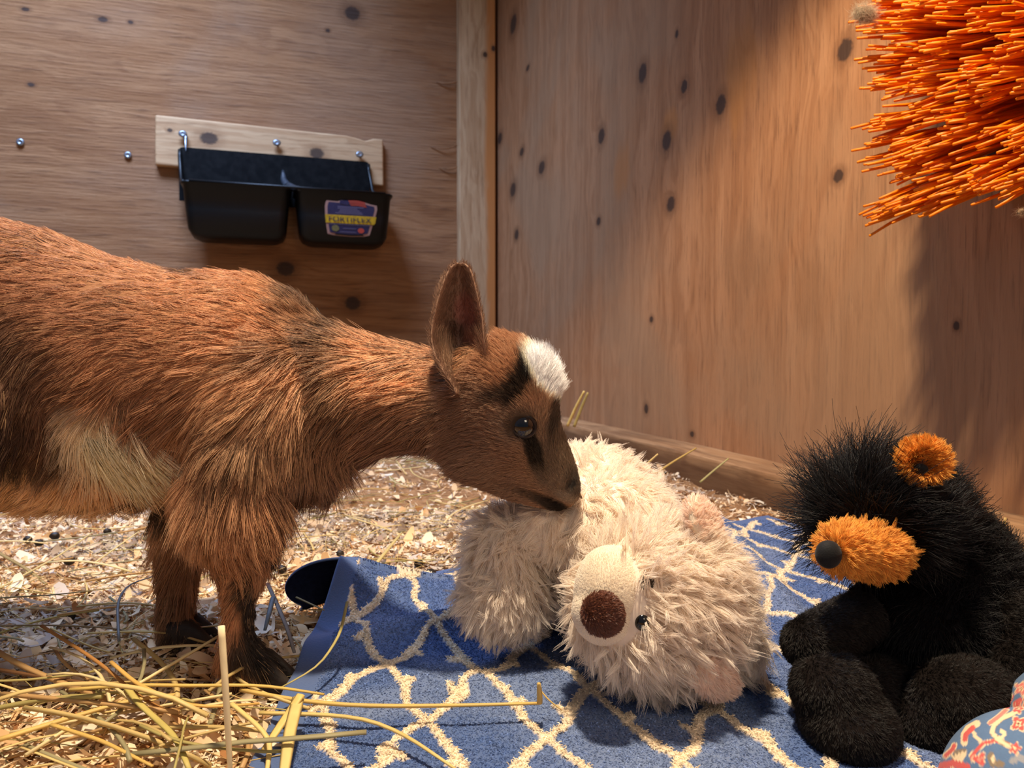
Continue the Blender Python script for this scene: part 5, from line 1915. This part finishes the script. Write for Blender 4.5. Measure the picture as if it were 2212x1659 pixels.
stalk([(1375, 1022, None, .78), (1398, 1002, None, .775), (1421, 981, None, .77)], .0022, lin(226, 196, 130), 'short pale straw end above the cream bear\'s back', .6)
stalk([(1412, 1026, None, .79), (1450, 1000, None, .80), (1504, 968, None, .81)], .0016, lin(180, 150, 84), 'thin brown straw propped against the sill plank above the cream bear', .7)
stalk([(1512, 1042, None, .76), (1540, 1018, None, .76), (1574, 990, None, .76)], .0020, lin(166, 154, 100), 'greenish straw propped on the sill plank left of the black bear', .5)
stalk([(1400, 1008, None, .77), (1414, 1018, None, .77), (1420, 1045, None, .77)], .0016, lin(206, 166, 100), 'small hooked straw above the cream bear\'s head', .5)
stalk([(2150, 1190, None, .62), (2166, 1155, None, .62), (2172, 1118, None, .62)], .0016, lin(206, 176, 110), 'straw standing by the sill plank behind the black bear\'s back', .6)
stalk([(2172, 1180, None, .60), (2212, 1190, None, .58), (2260, 1202, None, .57)], .0017, lin(236, 206, 136), 'bright straw lying right of the black bear\'s back, upper of two', .6)
stalk([(2178, 1198, None, .58), (2212, 1212, None, .57), (2250, 1228, None, .56)], .0017, lin(226, 196, 120), 'bright straw lying right of the black bear\'s back, lower of two', .6)

# loose straws of the front heap, one by one, then the thin hay
svar = []
for k_ in range(18):
    n = 7
    t = np.linspace(-.5, .5, n)
    bend = rng.uniform(-.12, .12); kink = rng.uniform(-.25, .25); kp = rng.uniform(-.3, .3)
    path = np.stack([t, bend * (1 - 4 * t * t) + np.where(t > kp, (t - kp) * kink, 0), .05 * (1 - 4 * t * t) * rng.uniform(-.6, 1)], 1)
    b = MB()
    b.tube(path, .5 * rng.uniform(.018, .033), 5, True, rng.uniform(.3, .8))
    me = b.mesh('straw')
    set_col(me, np.tile(ST[k_ % len(ST)], (len(me.vertices), 1)) * (0.9 + 0.2 * rng.random((len(me.vertices), 1))))
    me.materials.append(m_straw)
    svar.append(me)
def place_straw(x, y, z, yaw, pitch, s, k_, roll=0.0):
    return Matrix.Translation((x, y, z)) @ Matrix.Rotation(yaw, 4, 'Z') @ Matrix.Rotation(pitch, 4, 'Y') @ Matrix.Rotation(roll, 4, 'X') @ Matrix.Diagonal((s, s, s, 1))
cnt = 0
while cnt < 38:
    px = rng.uniform(-20, 720); py = rng.uniform(1455, 1680)
    if px > 600 and rng.random() < .75: continue
    q = G(px, py, .008)
    s = rng.uniform(.050, .125)
    M_ = place_straw(q[0], q[1], .008 + .012 * rng.random(), rng.normal(0.0, .75), rng.normal(0, .10), s, 0, rng.uniform(-.5, .5))
    o = bpy.data.objects.new('straw', svar[cnt % len(svar)])
    COL.objects.link(o)
    o.matrix_world = M_
    tag(o, STN[(cnt % len(svar)) % len(ST)] + ' straw in the loose heap in front of the goat\'s fore legs', 'straw', 'straws in the front heap')
    cnt += 1
cnt = 0
while cnt < 70:
    px = rng.uniform(-20, 980); py = rng.uniform(1110, 1440)
    q = G(px, py, .006)
    if on_towel(q[0], q[1], -.01): continue
    if 420 < px < 620 and py > 1380: continue
    s = rng.uniform(.035, .09)
    o = bpy.data.objects.new('straw', svar[(cnt * 7 + 3) % len(svar)])
    COL.objects.link(o)
    o.matrix_world = place_straw(q[0], q[1], .006 + .006 * rng.random(), rng.normal(0.3, .8), rng.normal(0, .08), s, 0, rng.uniform(-.5, .5))
    tag(o, STN[((cnt * 7 + 3) % len(svar)) % len(ST)] + ' straw scattered on the shavings behind the goat\'s legs', 'straw', 'straws scattered behind the legs')
    cnt += 1
hb = MB()
def hay(n, fx_, zlo, zhi, slo, shi):
    c_ = 0
    while c_ < n:
        x, y = fx_()
        if on_towel(np.array([x]), np.array([y]), .0)[0]: continue
        me = svar[int(rng.integers(len(svar)))]
        s = rng.uniform(slo, shi)
        M_ = np.array(place_straw(x, y, rng.uniform(zlo, zhi), rng.uniform(0, 3.14), rng.normal(0, .12), s, 0))
        vc = coords(me)
        vc = vc * np.array([1, .55, .55]) if shi < .06 else vc
        hb.add(vc @ M_[:3, :3].T + M_[:3, 3], [tuple(p.vertices) for p in me.polygons])
        HCOL.append(np.tile(ST[int(rng.integers(len(ST)))] * .95, (len(me.vertices), 1)))
        c_ += 1
HCOL = []
hay(90, lambda: (rng.uniform(-.32, -.10), rng.uniform(.30, .46)), .002, .012, .025, .055)
hay(500, lambda: (rng.uniform(-.45, .0), rng.uniform(.46, 1.0)), .002, .008, .025, .058)
hay(260, lambda: (rng.uniform(-.75, .02), rng.uniform(.9, 1.75)), .004, .014, .05, .11)
hme = hb.mesh('hay')
set_col(hme, np.concatenate(HCOL))
hy = link('hay', hme, m_straw)
tag(hy, 'thin loose hay mixed through the shavings', 'hay', kind='stuff')
# droppings
m_drop = mat('dropping', lin4(30, 26, 24), 0.5, varied=(200, lin4(48, 40, 34)), bump=(300, .4, .001))
for (px, py, s, lab) in ((150, 1212, .0052, 'black round dropping in the shavings below the belly, nearest of that cluster'),
                         (118, 1158, .0050, None), (60, 1166, .0052, None), (84, 1172, .0046, None), (232, 1148, .0044, None), (150, 1330, .0046, 'black dropping in the goat\'s shadow at the left'),
                         (930, 1238, .0052, 'dark dropping on the shavings just behind the towel'), (905, 1218, .0048, 'dark dropping farther behind the towel, left of the cream bear'), (608, 1230, .0050, 'grey dropping between the fore leg and the curled towel corner'), (735, 1196, .0044, 'dark dropping behind the curled towel corner')):
    q = G(px, py, .006)
    b = MB()
    b.ellipsoid(q, (s, s * .85, s * .8), rotz(rng.uniform(0, 180)), 14, 9)
    me = b.mesh('dropping')
    set_coords(me, coords(me) + .0006 * vnoise3(coords(me), 300, 23))
    o = link('dropping', me, m_drop)
    if lab: tag(o, lab, 'dropping')
    else: tag(o, 'black dropping in the cluster on the shavings under the belly', 'dropping', 'droppings under the belly')
# flake of dry leaf stuck on the goat's nose
b = MB()
p0, p1, p2 = PX(1244, 1054, .455), PX(1250, 1066, .452), PX(1257, 1077, .450)
b.tube([p0, p1, p2], [.0008, .0014, .0006], 6, True, .3)
lf = link('leaf_flake', b.mesh('leaf_flake'), mat('dry_leaf', lin4(86, 60, 38), 0.7, varied=(200, lin4(110, 80, 50))))
tag(lf, 'brown dry leaf flake stuck to the goat\'s nose', 'leaf')
